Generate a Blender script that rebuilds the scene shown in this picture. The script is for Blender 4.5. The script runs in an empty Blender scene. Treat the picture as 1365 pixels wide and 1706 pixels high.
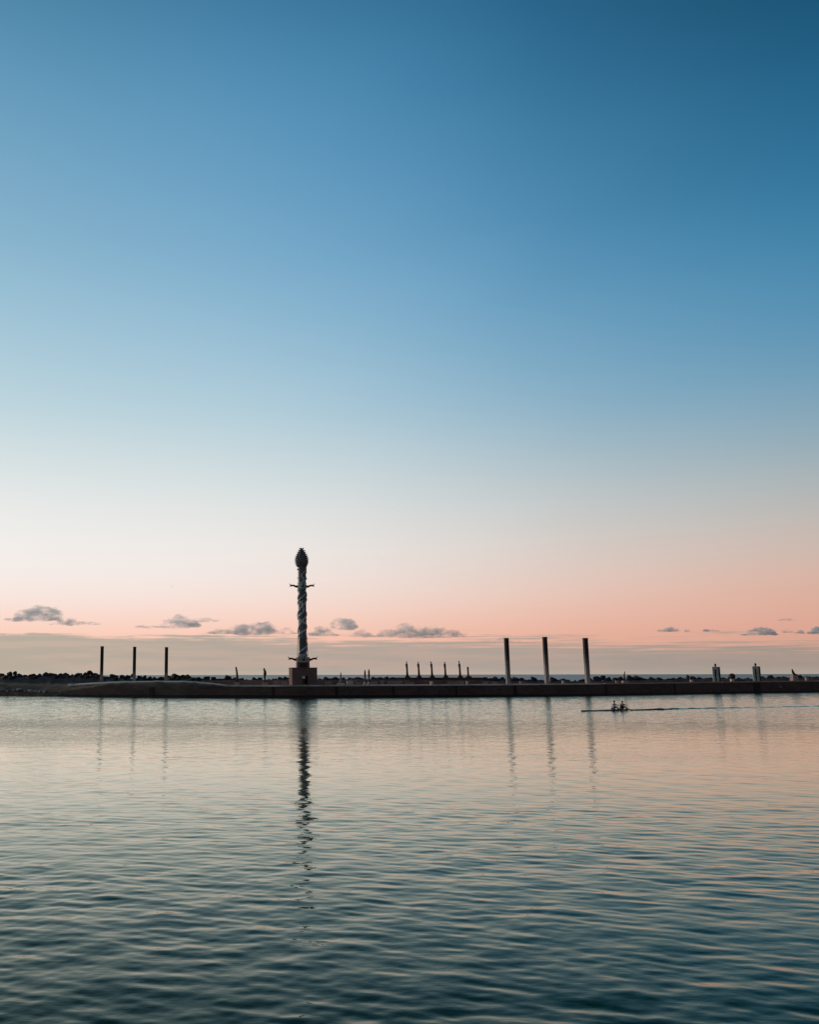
import bpy, bmesh, math, random
import numpy as np
from mathutils import Vector, Matrix, noise as mnoise

R = math.radians
random.seed(7)
rng = np.random.default_rng(11)
scene = bpy.context.scene
COL = scene.collection

# ------------------------------------------------------------------ camera
F_PX, W_PX, H_PX = 1450.0, 1365.0, 1706.0      # focal length and photograph size in pixels
U0, V0 = 420.0, 900.0                            # principal point: the frame is an off-centre crop
PITCH, ROLL, CAM_H = R(8.79), R(-0.1), 5.25
cam_d = bpy.data.cameras.new('camera')
cam = bpy.data.objects.new('camera', cam_d)
COL.objects.link(cam)
ROT = Matrix.Rotation(R(90) + PITCH, 3, 'X') @ Matrix.Rotation(ROLL, 3, 'Z')
cam.matrix_world = Matrix.Translation((0, 0, CAM_H)) @ ROT.to_4x4()
cam_d.sensor_fit = 'HORIZONTAL'
cam_d.sensor_width = 36.0
cam_d.lens = 36.0 * F_PX / W_PX
cam_d.shift_x = (W_PX / 2 - U0) / W_PX
cam_d.shift_y = (V0 - H_PX / 2) / W_PX
cam_d.clip_start, cam_d.clip_end = 0.1, 200000
scene.camera = cam

# ------------------------------------------------------------------ render / exposure
scene.view_settings.view_transform = 'Standard'
scene.view_settings.look = 'None'
scene.view_settings.exposure = 0.0
scene.view_settings.gamma = 1.0
scene.view_settings.use_curve_mapping = False
scene.cycles.max_bounces = 8
scene.cycles.volume_bounces = 4
scene.cycles.volume_step_rate = 1.0

# ------------------------------------------------------------------ sky
SUN_AZ, SUN_EL = R(-52), R(8)                 # azimuth from +Y, negative = left


def lin(c):
    return tuple((x / 255 / 12.92) if x / 255 <= 0.04045 else ((x / 255 + 0.055) / 1.055) ** 2.4 for x in c)


world = bpy.data.worlds.new('World')
scene.world = world
world.use_nodes = True
NT = world.node_tree
NT.nodes.clear()


def nodes(nt):
    def new(t, **kw):
        n = nt.nodes.new(t)
        for k, v in kw.items():
            setattr(n, k, v)
        return n

    def link(a, b):
        nt.links.new(a, b)

    def put(sock, v):
        if hasattr(v, 'links') or isinstance(v, bpy.types.NodeSocket):
            link(v, sock)
        else:
            sock.default_value = v

    def math_(op, a, b=None, c=None, clamp=False):
        n = new('ShaderNodeMath', operation=op, use_clamp=clamp)
        put(n.inputs[0], a)
        if b is not None:
            put(n.inputs[1], b)
        if c is not None:
            put(n.inputs[2], c)
        return n.outputs[0]

    def vmath(op, a, b=None, scale=None):
        n = new('ShaderNodeVectorMath', operation=op)
        put(n.inputs[0], a)
        if b is not None:
            put(n.inputs[1], b)
        if scale is not None:
            put(n.inputs['Scale'], scale)
        return n.outputs['Value'] if op in ('DOT_PRODUCT', 'LENGTH') else n.outputs['Vector']

    def mix(f, a, b):
        n = new('ShaderNodeMix', data_type='RGBA')
        put(n.inputs[0], f)
        put(n.inputs[6], a)
        put(n.inputs[7], b)
        return n.outputs[2]

    def smooth(x, a, b):
        n = new('ShaderNodeMapRange', interpolation_type='SMOOTHSTEP')
        put(n.inputs[0], x)
        put(n.inputs[1], a)
        put(n.inputs[2], b)
        return n.outputs[0]

    def noise(vec, scale, detail=3.0, rough=0.5):
        n = new('ShaderNodeTexNoise')
        put(n.inputs['Vector'], vec)
        n.inputs['Scale'].default_value = scale
        n.inputs['Detail'].default_value = detail
        n.inputs['Roughness'].default_value = rough
        return n.outputs['Fac']
    return new, link, put, math_, vmath, mix, smooth, noise


new, link, put, M_, VM, MIX, SM, NOI = nodes(NT)
tc = new('ShaderNodeTexCoord')
vdir = VM('NORMALIZE', tc.outputs['Generated'])
sep = new('ShaderNodeSeparateXYZ')
link(vdir, sep.inputs[0])
el = M_('MULTIPLY', M_('ARCSINE', sep.outputs['Z']), 180 / math.pi)          # elevation, degrees
az = M_('ARCTAN2', sep.outputs['X'], sep.outputs['Y'])                        # azimuth, radians
glow = M_('COSINE', M_('SUBTRACT', az, SUN_AZ))                               # 1 toward the hidden sun, -1 away
fac = M_('DIVIDE', M_('MAXIMUM', el, 0.0), 60.0, clamp=True)


def ramp(stops):
    n = new('ShaderNodeValToRGB')
    cr = n.color_ramp
    cr.interpolation = 'B_SPLINE'
    while len(cr.elements) < len(stops):
        cr.elements.new(0.5)
    for e, (deg, c) in zip(cr.elements, stops):
        e.position = deg / 60.0
        e.color = (*lin(c), 1)
    link(fac, n.inputs[0])
    return n.outputs[0]


DEG = (1.3, 2.6, 3.9, 5.1, 6.6, 9.2, 12.8, 17.0, 22.5, 27.5, 34.5, 41.0, 55.0)
left = ramp(list(zip(DEG, ((255, 202, 178), (255, 211, 192), (253, 225, 213), (251, 234, 227), (249, 241, 237), (245, 243, 240), (226, 232, 231),
                           (194, 217, 224), (164, 199, 216), (140, 182, 206), (107, 160, 191), (76, 134, 168), (32, 78, 104)))))
mid = ramp(list(zip(DEG, ((243, 184, 160), (247, 193, 172), (247, 209, 194), (244, 219, 208), (240, 225, 218), (230, 227, 223), (203, 215, 218),
                          (168, 200, 216), (130, 178, 209), (104, 163, 202), (73, 141, 187), (50, 116, 160), (22, 66, 92)))))
right = ramp(list(zip(DEG, ((208, 160, 141), (220, 164, 145), (219, 169, 150), (216, 173, 156), (206, 179, 166), (182, 181, 177), (140, 168, 181),
                            (94, 150, 183), (58, 131, 170), (38, 109, 150), (16, 78, 111), (9, 60, 86), (5, 40, 58)))))
back = ramp(list(zip(DEG, ((138, 112, 104), (142, 114, 106), (142, 114, 108), (138, 113, 109), (130, 112, 110), (112, 104, 110), (92, 98, 110),
                           (76, 88, 100), (62, 80, 96), (50, 72, 92), (34, 60, 84), (20, 48, 72), (12, 38, 60)))))
warp = M_('MULTIPLY', M_('SUBTRACT', NOI(VM('MULTIPLY', vdir, (3.0, 3.0, 9.0)), 1.6, 3), 0.5), 0.05)
g2 = M_('ADD', glow, warp)
sky = MIX(SM(g2, -1.0, 0.15), back, right)
sky = MIX(SM(g2, -0.1, 0.72), sky, mid)
sky = MIX(SM(g2, 0.26, 1.02), sky, left)
# far cloud bank along the sea horizon, thinning away from the glow
nb = NOI(VM('MULTIPLY', vdir, (7.0, 7.0, 60.0)), 1.0, 5, 0.55)
nb2 = NOI(VM('MULTIPLY', vdir, (11.0, 11.0, 420.0)), 1.0, 4, 0.5)
top = M_('ADD', M_('MULTIPLY', M_('POWER', M_('MAXIMUM', M_('ADD', glow, 0.55), 0.01), 1.35), 1.22), 0.84)
top = M_('ADD', top, M_('MULTIPLY', M_('SUBTRACT', nb, 0.5), 1.3))
top = M_('ADD', top, M_('MULTIPLY', M_('MULTIPLY', M_('SUBTRACT', nb2, 0.5), SM(glow, 0.9, 0.45)), 2.6))
soft = SM(glow, 0.95, 0.1)
soft = M_('ADD', 0.16, M_('MULTIPLY', soft, 1.0))
rag = NOI(VM('MULTIPLY', vdir, (46.0, 46.0, 210.0)), 1.0, 5, 0.6)
top = M_('ADD', top, M_('MULTIPLY', M_('SUBTRACT', rag, 0.5), 0.5))
cover = M_('SUBTRACT', 1.0, SM(M_('DIVIDE', M_('SUBTRACT', el, top), soft), -0.5, 0.5))
bank_l = (*lin((182, 172, 158)), 1)
bank_m = (*lin((176, 163, 153)), 1)
bank_r = (*lin((158, 148, 139)), 1)
bank_b = (*lin((84, 86, 96)), 1)
bank = MIX(SM(glow, -1.0, 0.1), bank_b, bank_r)
bank = MIX(SM(glow, 0.05, 0.5), bank, bank_m)
bank = MIX(SM(glow, 0.45, 0.85), bank, bank_l)
haze_low = (*lin((196, 196, 182)), 1)
bank = MIX(M_('MULTIPLY', SM(el, 0.55, 0.0), 0.22), bank, haze_low)
mott = NOI(VM('MULTIPLY', vdir, (9.0, 9.0, 120.0)), 1.0, 5, 0.55)
sky = MIX(M_('MULTIPLY', cover, M_('ADD', 0.83, M_('MULTIPLY', SM(mott, 0.62, 0.38), 0.15))), sky, bank)
sk = new('ShaderNodeTexSky', sky_type='NISHITA', sun_disc=False)
sk.sun_elevation, sk.sun_rotation = SUN_EL, SUN_AZ
sk.dust_density, sk.ozone_density = 1.5, 3.0
bg1 = new('ShaderNodeBackground')
link(sky, bg1.inputs[0])
bg1.inputs[1].default_value = 1.02
bg2 = new('ShaderNodeBackground')
link(sk.outputs[0], bg2.inputs[0])
bg2.inputs[1].default_value = 0.05
ms = new('ShaderNodeMixShader')
ms.inputs[0].default_value = 0.04
link(bg1.outputs[0], ms.inputs[1])
link(bg2.outputs[0], ms.inputs[2])
out = new('ShaderNodeOutputWorld')
link(ms.outputs[0], out.inputs[0])

# ------------------------------------------------------------------ sun, barely over the sea, off to the left
sd = bpy.data.lights.new('sun', 'SUN')
sun = bpy.data.objects.new('sun', sd)
COL.objects.link(sun)
sd.energy, sd.angle, sd.color = 1.3, R(6), (1.0, 0.72, 0.55)
sdir = Vector((math.sin(SUN_AZ) * math.cos(SUN_EL), math.cos(SUN_AZ) * math.cos(SUN_EL), math.sin(SUN_EL)))
sun.rotation_euler = (-sdir).to_track_quat('-Z', 'Y').to_euler()


# ------------------------------------------------------------------ pixel helpers
def ray(u, v):
    return ROT @ Vector(((u - U0) / F_PX, -(v - V0) / F_PX, -1))


def at_y(u, v, Y):
    d = ray(u, v)
    return Vector((0, 0, CAM_H)) + d * (Y / d.y)


def at_z(u, v, z=0.0):
    d = ray(u, v)
    return Vector((0, 0, CAM_H)) + d * ((z - CAM_H) / d.z)


def lerp_tab(tab, x):
    return float(np.interp(x, [t[0] for t in tab], [t[1] for t in tab]))


WATERLINE = ((-400, 1153.5), (-200, 1156), (0, 1159), (170, 1160.6), (310, 1161.8), (480, 1162.3), (600, 1161.8), (730, 1161), (800, 1160.1),
             (940, 1159.1), (1080, 1157), (1165, 1155.2), (1365, 1152.4), (1550, 1150))


def front_y(u):
    return at_z(u, lerp_tab(WATERLINE, u)).y


def deck_z(u):
    return lerp_tab(((-500, 2.8), (500, 2.8), (800, 2.86), (1080, 2.98), (1365, 3.24), (1600, 3.4)), u)


# ------------------------------------------------------------------ materials
MATS = {}


def mat(name, col, rough=0.85, var=0.35, scale=1.5, bump=0.4, col2=None, spec=0.3, metal=0.0, stretch=(1, 1, 1)):
    m = bpy.data.materials.new(name)
    m.use_nodes = True
    new, link, put, M_, VM, MIX, SM, NOI = nodes(m.node_tree)
    b = m.node_tree.nodes['Principled BSDF']
    tcn = new('ShaderNodeTexCoord')
    geo = new('ShaderNodeNewGeometry')
    p = VM('MULTIPLY', geo.outputs['Position'], stretch)
    n1 = NOI(p, scale, 6, 0.6)
    n2 = NOI(p, scale * 0.17, 3, 0.5)
    c = Vector(col)
    d = Vector(col2) if col2 else c * (1 - var)
    f = SM(M_('ADD', M_('MULTIPLY', n1, 0.6), M_('MULTIPLY', n2, 0.4)), 0.36, 0.64)
    link(MIX(f, (*d, 1), (*c, 1)), b.inputs['Base Color'])
    b.inputs['Roughness'].default_value = rough
    b.inputs['Specular IOR Level'].default_value = spec
    b.inputs['Metallic'].default_value = metal
    if bump:
        bn = new('ShaderNodeBump')
        bn.inputs['Strength'].default_value = bump
        bn.inputs['Distance'].default_value = 0.08
        link(n1, bn.inputs['Height'])
        link(bn.outputs[0], b.inputs['Normal'])
    MATS[name] = m
    return m


mat('quay_stone', (0.13, 0.08, 0.062), 0.8, 0.45, 0.6, 0.6, stretch=(1, 1, 2.2))
mat('quay_weed', (0.024, 0.019, 0.015), 0.6, 0.4, 1.6, 0.6)
mat('coping', (0.84, 0.62, 0.48), 0.85, 0.6, 0.25, 0.2)
mat('deck', (0.70, 0.52, 0.41), 0.9, 0.3, 0.4, 0.2)
mat('earth', (0.19, 0.115, 0.07), 0.95, 0.45, 0.5, 0.8, col2=(0.055, 0.050, 0.024))
mat('path', (0.80, 0.62, 0.50), 0.9, 0.25, 0.6, 0.2)
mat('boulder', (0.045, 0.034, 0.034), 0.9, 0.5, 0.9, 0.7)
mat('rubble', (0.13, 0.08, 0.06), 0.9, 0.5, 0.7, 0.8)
mat('pale_rock', (0.50, 0.40, 0.34), 0.9, 0.4, 1.2, 0.6)
mat('wall_brown', (0.32, 0.18, 0.135), 0.9, 0.45, 0.35, 0.3)
mat('wall_panel', (0.46, 0.31, 0.24), 0.9, 0.35, 0.8, 0.3)
mat('terrace', (0.16, 0.09, 0.07), 0.9, 0.5, 0.4, 0.4)
mat('post_dark', (0.05, 0.04, 0.038), 0.85, 0.35, 0.9, 0.3)
mat('post_concrete', (0.34, 0.31, 0.28), 0.85, 0.3, 0.8, 0.3)
mat('ceramic_dark', (0.055, 0.04, 0.032), 0.6, 0.4, 2.0, 0.4)
mat('ceramic_brown', (0.16, 0.10, 0.075), 0.7, 0.4, 2.0, 0.4)
mat('pedestal_pale', (0.66, 0.54, 0.46), 0.85, 0.3, 1.5, 0.3)
mat('pedestal_pink', (0.42, 0.27, 0.23), 0.85, 0.3, 1.5, 0.3)
mat('pedestal_dark', (0.06, 0.043, 0.036), 0.85, 0.3, 1.5, 0.3)
mat('figure_grey', (0.42, 0.41, 0.36), 0.8, 0.35, 1.2, 0.3)
mat('tower_block', (0.20, 0.122, 0.10), 0.9, 0.25, 0.5, 0.2)
mat('tower_collar', (0.60, 0.47, 0.41), 0.85, 0.3, 0.9, 0.2)
mat('tower_shaft', (0.14, 0.17, 0.16), 0.45, 0.6, 1.4, 0.2, spec=0.5)
mat('tower_vine', (0.68, 0.68, 0.62), 0.6, 0.3, 1.5, 0.2)
mat('tower_bud', (0.24, 0.205, 0.21), 0.5, 0.4, 1.6, 0.3)
mat('bronze', (0.035, 0.024, 0.020), 0.5, 0.4, 3.0, 0.2, metal=0.3)
mat('white_paint', (0.78, 0.76, 0.74), 0.6, 0.1, 2.0, 0.0)
mat('doorway', (0.05, 0.036, 0.032), 0.9, 0.3, 1.0, 0.2)
mat('tent', (0.20, 0.46, 0.42), 0.7, 0.2, 2.0, 0.1)
mat('hull', (0.018, 0.018, 0.02), 0.35, 0.2, 2.0, 0.0, spec=0.5)
mat('rigger', (0.05, 0.05, 0.055), 0.4, 0.1, 2.0, 0.0, metal=0.6)
mat('skin', (0.20, 0.11, 0.075), 0.6, 0.15, 3.0, 0.0)
mat('hair', (0.012, 0.010, 0.009), 0.6, 0.2, 8.0, 0.0)
mat('shirt_pale', (0.52, 0.50, 0.60), 0.85, 0.12, 4.0, 0.1)
mat('shirt_black', (0.018, 0.018, 0.022), 0.85, 0.2, 4.0, 0.1)
mat('shorts', (0.014, 0.014, 0.018), 0.85, 0.2, 4.0, 0.1)
mat('oar', (0.06, 0.06, 0.065), 0.5, 0.2, 4.0, 0.0)
mat('bird_dark', (0.05, 0.05, 0.05), 0.8, 0.3, 8.0, 0.0)
mat('bird_white', (0.72, 0.70, 0.68), 0.8, 0.15, 8.0, 0.0)


# ------------------------------------------------------------------ mesh helpers
def mesh_obj(name, verts, faces, m, parent=None, smooth=False):
    me = bpy.data.meshes.new(name)
    me.from_pydata([tuple(v) for v in verts], [], faces)
    me.update()
    if smooth:
        me.polygons.foreach_set('use_smooth', [True] * len(me.polygons))
    if m:
        me.materials.append(MATS[m])
    return link_obj(name, me, parent)


def link_obj(name, me, parent=None):
    o = bpy.data.objects.new(name, me)
    COL.objects.link(o)
    if parent:
        o.parent = parent
    return o


def tag(o, label, cat, group=None, kind=None):
    if label:
        o['label'] = label
    if cat:
        o['category'] = cat
    if group:
        o['group'] = group
    if kind:
        o['kind'] = kind
    return o


def thing(name, loc, label, cat, group=None, rz=0.0):
    o = bpy.data.objects.new(name, None)
    o.empty_display_size = 0.5
    COL.objects.link(o)
    o.location = loc
    o.rotation_euler.z = rz
    return tag(o, label, cat, group)


def bm_obj(name, bm, m, parent=None, smooth=False):
    bmesh.ops.recalc_face_normals(bm, faces=bm.faces)
    me = bpy.data.meshes.new(name)
    bm.to_mesh(me)
    bm.free()
    if smooth:
        me.polygons.foreach_set('use_smooth', [True] * len(me.polygons))
    me.materials.append(MATS[m])
    return link_obj(name, me, parent)


def add_box(bm, c, s, taper=1.0, bevel=0.0, rz=0.0, shift=(0, 0)):
    """box centred in x,y on c, standing on c.z; taper shrinks the top"""
    vs = []
    for z, k, sh in ((0, 1.0, (0, 0)), (s[2], taper, shift)):
        for sx, sy in ((-1, -1), (1, -1), (1, 1), (-1, 1)):
            p = Vector((sx * s[0] / 2 * k + sh[0], sy * s[1] / 2 * k + sh[1], z))
            if rz:
                p = Matrix.Rotation(rz, 3, 'Z') @ p
            vs.append(bm.verts.new(p + Vector(c)))
    fs = [bm.faces.new([vs[i] for i in f]) for f in ((3, 2, 1, 0), (4, 5, 6, 7), (0, 1, 5, 4), (1, 2, 6, 5), (2, 3, 7, 6), (3, 0, 4, 7))]
    if bevel:
        es = {e for f in fs for e in f.edges}
        bmesh.ops.bevel(bm, geom=list(es), offset=bevel, segments=1, affect='EDGES')


def box(name, c, s, m, parent=None, taper=1.0, bevel=0.0, rz=0.0, shift=(0, 0)):
    bm = bmesh.new()
    add_box(bm, c, s, taper, bevel, rz, shift)
    return bm_obj(name, bm, m, parent)


def add_tube(bm, pts, radii, seg=8, squash=1.0):
    """closed tube along pts with a radius per point"""
    pts = [Vector(p) for p in pts]
    rings = []
    prev = None
    for i, p in enumerate(pts):
        t = (pts[min(i + 1, len(pts) - 1)] - pts[max(i - 1, 0)]).normalized()
        ref = prev if prev is not None else (Vector((1, 0, 0)) if abs(t.x) < 0.9 else Vector((0, 1, 0)))
        a = (ref - t * ref.dot(t)).normalized()
        prev = a
        b = t.cross(a)
        r = radii[i] if hasattr(radii, '__len__') else radii
        rings.append([bm.verts.new(p + (a * math.cos(k * 2 * math.pi / seg) + b * math.sin(k * 2 * math.pi / seg) * squash) * r) for k in range(seg)])
    for r0, r1 in zip(rings, rings[1:]):
        for k in range(seg):
            bm.faces.new((r0[k], r0[(k + 1) % seg], r1[(k + 1) % seg], r1[k]))
    bm.faces.new(list(reversed(rings[0])))
    bm.faces.new(rings[-1])


def tube(name, pts, radii, m, parent=None, seg=8, squash=1.0, smooth=True):
    bm = bmesh.new()
    add_tube(bm, pts, radii, seg, squash)
    return bm_obj(name, bm, m, parent, smooth)


def blob_mesh(name, m, sub=2, amp=0.25, freq=1.4, seed=0, squash=(1, 1, 1), flat=True):
    bm = bmesh.new()
    bmesh.ops.create_icosphere(bm, subdivisions=sub, radius=1.0)
    off = Vector((seed * 7.3, seed * 3.1, seed * 5.7))
    for v in bm.verts:
        n = v.co.normalized()
        k = 1 + amp * mnoise.noise(n * freq + off) + amp * 0.5 * mnoise.noise(n * freq * 2.3 + off)
        v.co = Vector((n.x * squash[0], n.y * squash[1], n.z * squash[2])) * k
    me = bpy.data.meshes.new(name)
    bm.to_mesh(me)
    bm.free()
    if not flat:
        me.polygons.foreach_set('use_smooth', [True] * len(me.polygons))
    me.materials.append(MATS[m])
    return me


# ------------------------------------------------------------------ water: one sheet, real waves, to the horizon
BOAT_A, BOAT_B = at_z(969, 1185.2), at_z(1092, 1182.6)


def build_water():
    A0, A1 = R(-21), R(39)
    th = np.concatenate([np.linspace(-math.pi, A0, 40)[:-1], np.linspace(A0, A1, 410), np.linspace(A1, math.pi, 40)[1:-1]])
    rr = [0.5, 2.0, 4.0, 6.0, 8.0]
    r = 9.5
    while r < 330:
        rr.append(r)
        r += 0.04 + 0.00088 * (r - 9.5)
    while r < 90000:
        rr.append(r)
        r *= 1.22
    rr = np.array(rr)
    nr, nt = len(rr), len(th)
    RR, TT = np.meshgrid(rr, th, indexing='ij')
    x = (RR * np.sin(TT)).astype(np.float64)
    y = (RR * np.cos(TT)).astype(np.float64)
    dr = np.gradient(rr)
    dt = np.gradient(th)
    sr = np.broadcast_to(dr[:, None], RR.shape)
    sa = RR * dt[None, :]
    z = np.zeros_like(x)
    # slow wind patches
    patch = np.zeros_like(x)
    for lam, a, ang in ((60, 0.5, 0.15), (33, 0.4, -0.3), (19, 0.3, 0.5), (90, 0.4, 0.02), (11, 0.3, -0.1), (7.3, 0.25, 0.6), (5.1, 0.22, -0.5)):
        k = 2 * math.pi / lam
        patch += a * np.sin(k * (x * math.sin(ang) * 0.6 + y * math.cos(ang)) + rng.uniform(0, 6.28))
    far = np.clip((y + 0.06 * x - 92) / 45, 0, 1)                 # breeze reaching the water under the pier
    far = far * far * (3 - 2 * far)
    calm = np.interp(y, (14, 22, 32, 48, 70, 95), (0.98, 0.92, 0.82, 0.66, 0.55, 0.5))
    calm = np.clip(calm * (1 + 0.34 * patch) + 3.2 * far, 0.25, 4.4)
    st, ct = np.sin(TT), np.cos(TT)
    ncomp = 84
    lams = np.exp(np.linspace(math.log(0.22), math.log(4.2), ncomp)) * rng.uniform(0.96, 1.04, ncomp)
    for lam in lams:
        k = 2 * math.pi / lam
        spread = 0.24 if lam > 0.8 else 0.34
        ang = (R(193) if rng.random() < 0.55 else R(168)) + rng.normal(0, spread)
        if rng.random() < 0.10:
            ang += rng.choice([-0.9, 0.9])
        kx, ky = k * math.sin(ang), k * math.cos(ang)
        slope = WAVE_SLOPE * (1.2 if 0.3 < lam < 0.8 else 1.0 if lam <= 0.3 else 0.85 if lam < 1.1 else 0.44 if lam < 2 else 0.30)
        amp = slope / k
        kr = np.abs(kx * st + ky * ct) * sr
        ka = np.abs(kx * ct - ky * st) * sa
        att = np.exp(-(kr / 1.7) ** 2 - (ka / 1.7) ** 2)
        z += att * amp * calm * np.sin(kx * x + ky * y + rng.uniform(0, 6.2832))
    for lam, deg, sl in ((0.95, 232, 0.015), (1.3, 126, 0.020), (1.7, 244, 0.021), (2.2, 130, 0.019), (2.9, 232, 0.015), (0.7, 118, 0.012)):   # crossing old wakes
        k = 2 * math.pi / lam
        kx, ky = k * math.sin(R(deg)), k * math.cos(R(deg))
        kr = np.abs(kx * st + ky * ct) * sr
        ka = np.abs(kx * ct - ky * st) * sa
        mod = 0.6 + 0.4 * np.sin(x * 0.23 + y * 0.11 + lam * 9) * np.sin(y * 0.17 - lam * 5)
        z += np.exp(-(kr / 1.7) ** 2 - (ka / 1.7) ** 2) * (sl / k) * np.clip(calm, 0.6, 1.2) * mod * np.sin(kx * x + ky * y + lam * 31)
    # wake of the rowing boat: a thin train of ripples trailing behind the stern
    d = (BOAT_B - BOAT_A).normalized()
    n = Vector((-d.y, d.x))
    sx = (x - BOAT_B.x) * d.x + (y - BOAT_B.y) * d.y
    for bend, w0, am in ((0.0, 0.8, 0.21), (0.03, 0.5, 0.06)):
        sn = (x - BOAT_B.x) * n.x + (y - BOAT_B.y) * n.y - bend * sx - 0.2 * np.sin(sx * 0.16) * np.clip(sx / 20, 0, 1)
        width = w0 + 0.012 * np.clip(sx, 0, None)
        env = np.exp(-(sn / width) ** 2) * np.clip((sx + 2) / 3, 0, 1) * np.exp(-np.clip(sx, 0, None) / 160)
        z += am * env * (np.sin(sn * 4.2 + 0.4 * np.sin(sx * 0.5)) + 0.15 * np.sin(sx * 1.6 + sn * 3))
    z *= np.clip((RR - 1) / 6, 0, 1)
    co = np.empty((nr * nt, 3), np.float32)
    co[:, 0], co[:, 1], co[:, 2] = x.ravel(), y.ravel(), z.ravel()
    ii = np.arange(nr - 1)[:, None] * nt
    jj = np.arange(nt)[None, :]
    j2 = (jj + 1) % nt
    quads = np.stack([ii + jj, ii + j2, ii + nt + j2, ii + nt + jj], axis=-1).reshape(-1, 4)
    me = bpy.data.meshes.new('water')
    me.vertices.add(nr * nt)
    me.vertices.foreach_set('co', co.ravel())
    nq = len(quads)
    me.loops.add(nq * 4)
    me.loops.foreach_set('vertex_index', quads.astype(np.int32).ravel())
    me.polygons.add(nq)
    me.polygons.foreach_set('loop_start', np.arange(0, nq * 4, 4, dtype=np.int32))
    me.polygons.foreach_set('use_smooth', np.ones(nq, dtype=bool))
    me.update(calc_edges=True)
    m = bpy.data.materials.new('water')
    m.use_nodes = True
    new, link, put, M_, VM, MIX, SM, NOI = nodes(m.node_tree)
    geo = new('ShaderNodeNewGeometry')
    P = geo.outputs['Position']

    spp = new('ShaderNodeSeparateXYZ')
    link(P, spp.inputs[0])
    streak = M_('MULTIPLY', M_('SUBTRACT', NOI(VM('MULTIPLY', P, (0.012, 0.05, 0)), 1.0, 3, 0.5), 0.5), 70.0)
    gust = M_('ADD', 1.0, M_('MULTIPLY', SM(M_('ADD', spp.outputs['Y'], streak), 48.0, 120.0), GUST))   # breeze patch out by the pier

    def height(off):
        p = VM('ADD', P, off)
        a = NOI(VM('MULTIPLY', p, (1.1, 2.6, 0)), 1.7, 2, 0.5)
        c = NOI(VM('MULTIPLY', p, (2.0, 3.2, 0)), 3.1, 1, 0.5)
        return M_('MULTIPLY', M_('ADD', M_('MULTIPLY', a, FINE), M_('MULTIPLY', c, FINE * 0.35)), gust)
    e = 0.02
    h0, hx, hy = height((0, 0, 0)), height((e, 0, 0)), height((0, e, 0))
    cx = new('ShaderNodeCombineXYZ')
    link(M_('DIVIDE', M_('SUBTRACT', h0, hx), e), cx.inputs[0])
    link(M_('DIVIDE', M_('SUBTRACT', h0, hy), e), cx.inputs[1])
    nrm = VM('NORMALIZE', VM('ADD', geo.outputs['Normal'], cx.outputs[0]))
    m.node_tree.nodes.remove(m.node_tree.nodes['Principled BSDF'])
    dif, glo, fre, mx = new('ShaderNodeBsdfDiffuse'), new('ShaderNodeBsdfGlossy'), new('ShaderNodeFresnel'), new('ShaderNodeMixShader')
    dif.inputs['Color'].default_value = (0.006, 0.052, 0.042, 1)     # silty green body of the harbour water
    glo.inputs['Color'].default_value = (0.945, 0.98, 0.875, 1)
    glo.inputs['Roughness'].default_value = 0.03
    fre.inputs['IOR'].default_value = 1.28
    link(nrm, fre.inputs['Normal'])
    link(nrm, glo.inputs['Normal'])
    link(M_('MINIMUM', M_('MAXIMUM', M_('MULTIPLY', M_('SUBTRACT', fre.outputs[0], 0.064), 1.6), 0.012), 0.95), mx.inputs[0])
    link(dif.outputs[0], mx.inputs[1])
    link(glo.outputs[0], mx.inputs[2])
    link(mx.outputs[0], m.node_tree.nodes['Material Output'].inputs['Surface'])
    me.materials.append(m)
    # open sea beyond the breakwater: choppier, so rougher as seen from afar
    m2 = bpy.data.materials.new('open_sea')
    m2.use_nodes = True
    b2 = m2.node_tree.nodes['Principled BSDF']
    b2.inputs['Base Color'].default_value = (0.15, 0.24, 0.22, 1)
    b2.inputs['Roughness'].default_value = 0.42
    b2.inputs['IOR'].default_value = 1.333
    me.materials.append(m2)
    cy = RR.ravel()[quads[:, 0]]
    me.polygons.foreach_set('material_index', (cy > 345).astype(np.int32))
    o = link_obj('water', me)
    tag(o, 'calm rippled harbour water running out to the open sea', None, None, 'structure')


WAVE_SLOPE, FINE, GUST = 0.0080, 0.005, 9.0
build_water()


# ------------------------------------------------------------------ pier: wall, coping, deck
def along(us, prof):
    """sheet swept along the pier front; prof(u) -> list of (setback, z)"""
    verts, faces = [], []
    n = None
    for u in us:
        fy = front_y(u)
        pr = prof(u)
        n = len(pr)
        for s, z in pr:
            Y = fy + s
            p = at_y(u, 1140, Y)
            verts.append((p.x, Y, z))
    for i in range(len(us) - 1):
        for j in range(n - 1):
            a = i * n + j
            faces.append((a, a + n, a + n + 1, a + 1))
    return verts, faces


pier = thing('pier', (0, 0, 0), 'long low dark stone pier with pale coping stretching across the harbour water', 'pier')
us = [96] + list(range(102, 180, 8)) + list(range(190, 1500, 20))


def end(u):                                      # the wall crumbles down where it meets the earth bank
    t = min(1.0, max(0.0, (u - 92) / 78.0))
    return 0.16 + 0.84 * t + 0.06 * math.sin(u * 0.5) * (1 - t)


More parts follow.
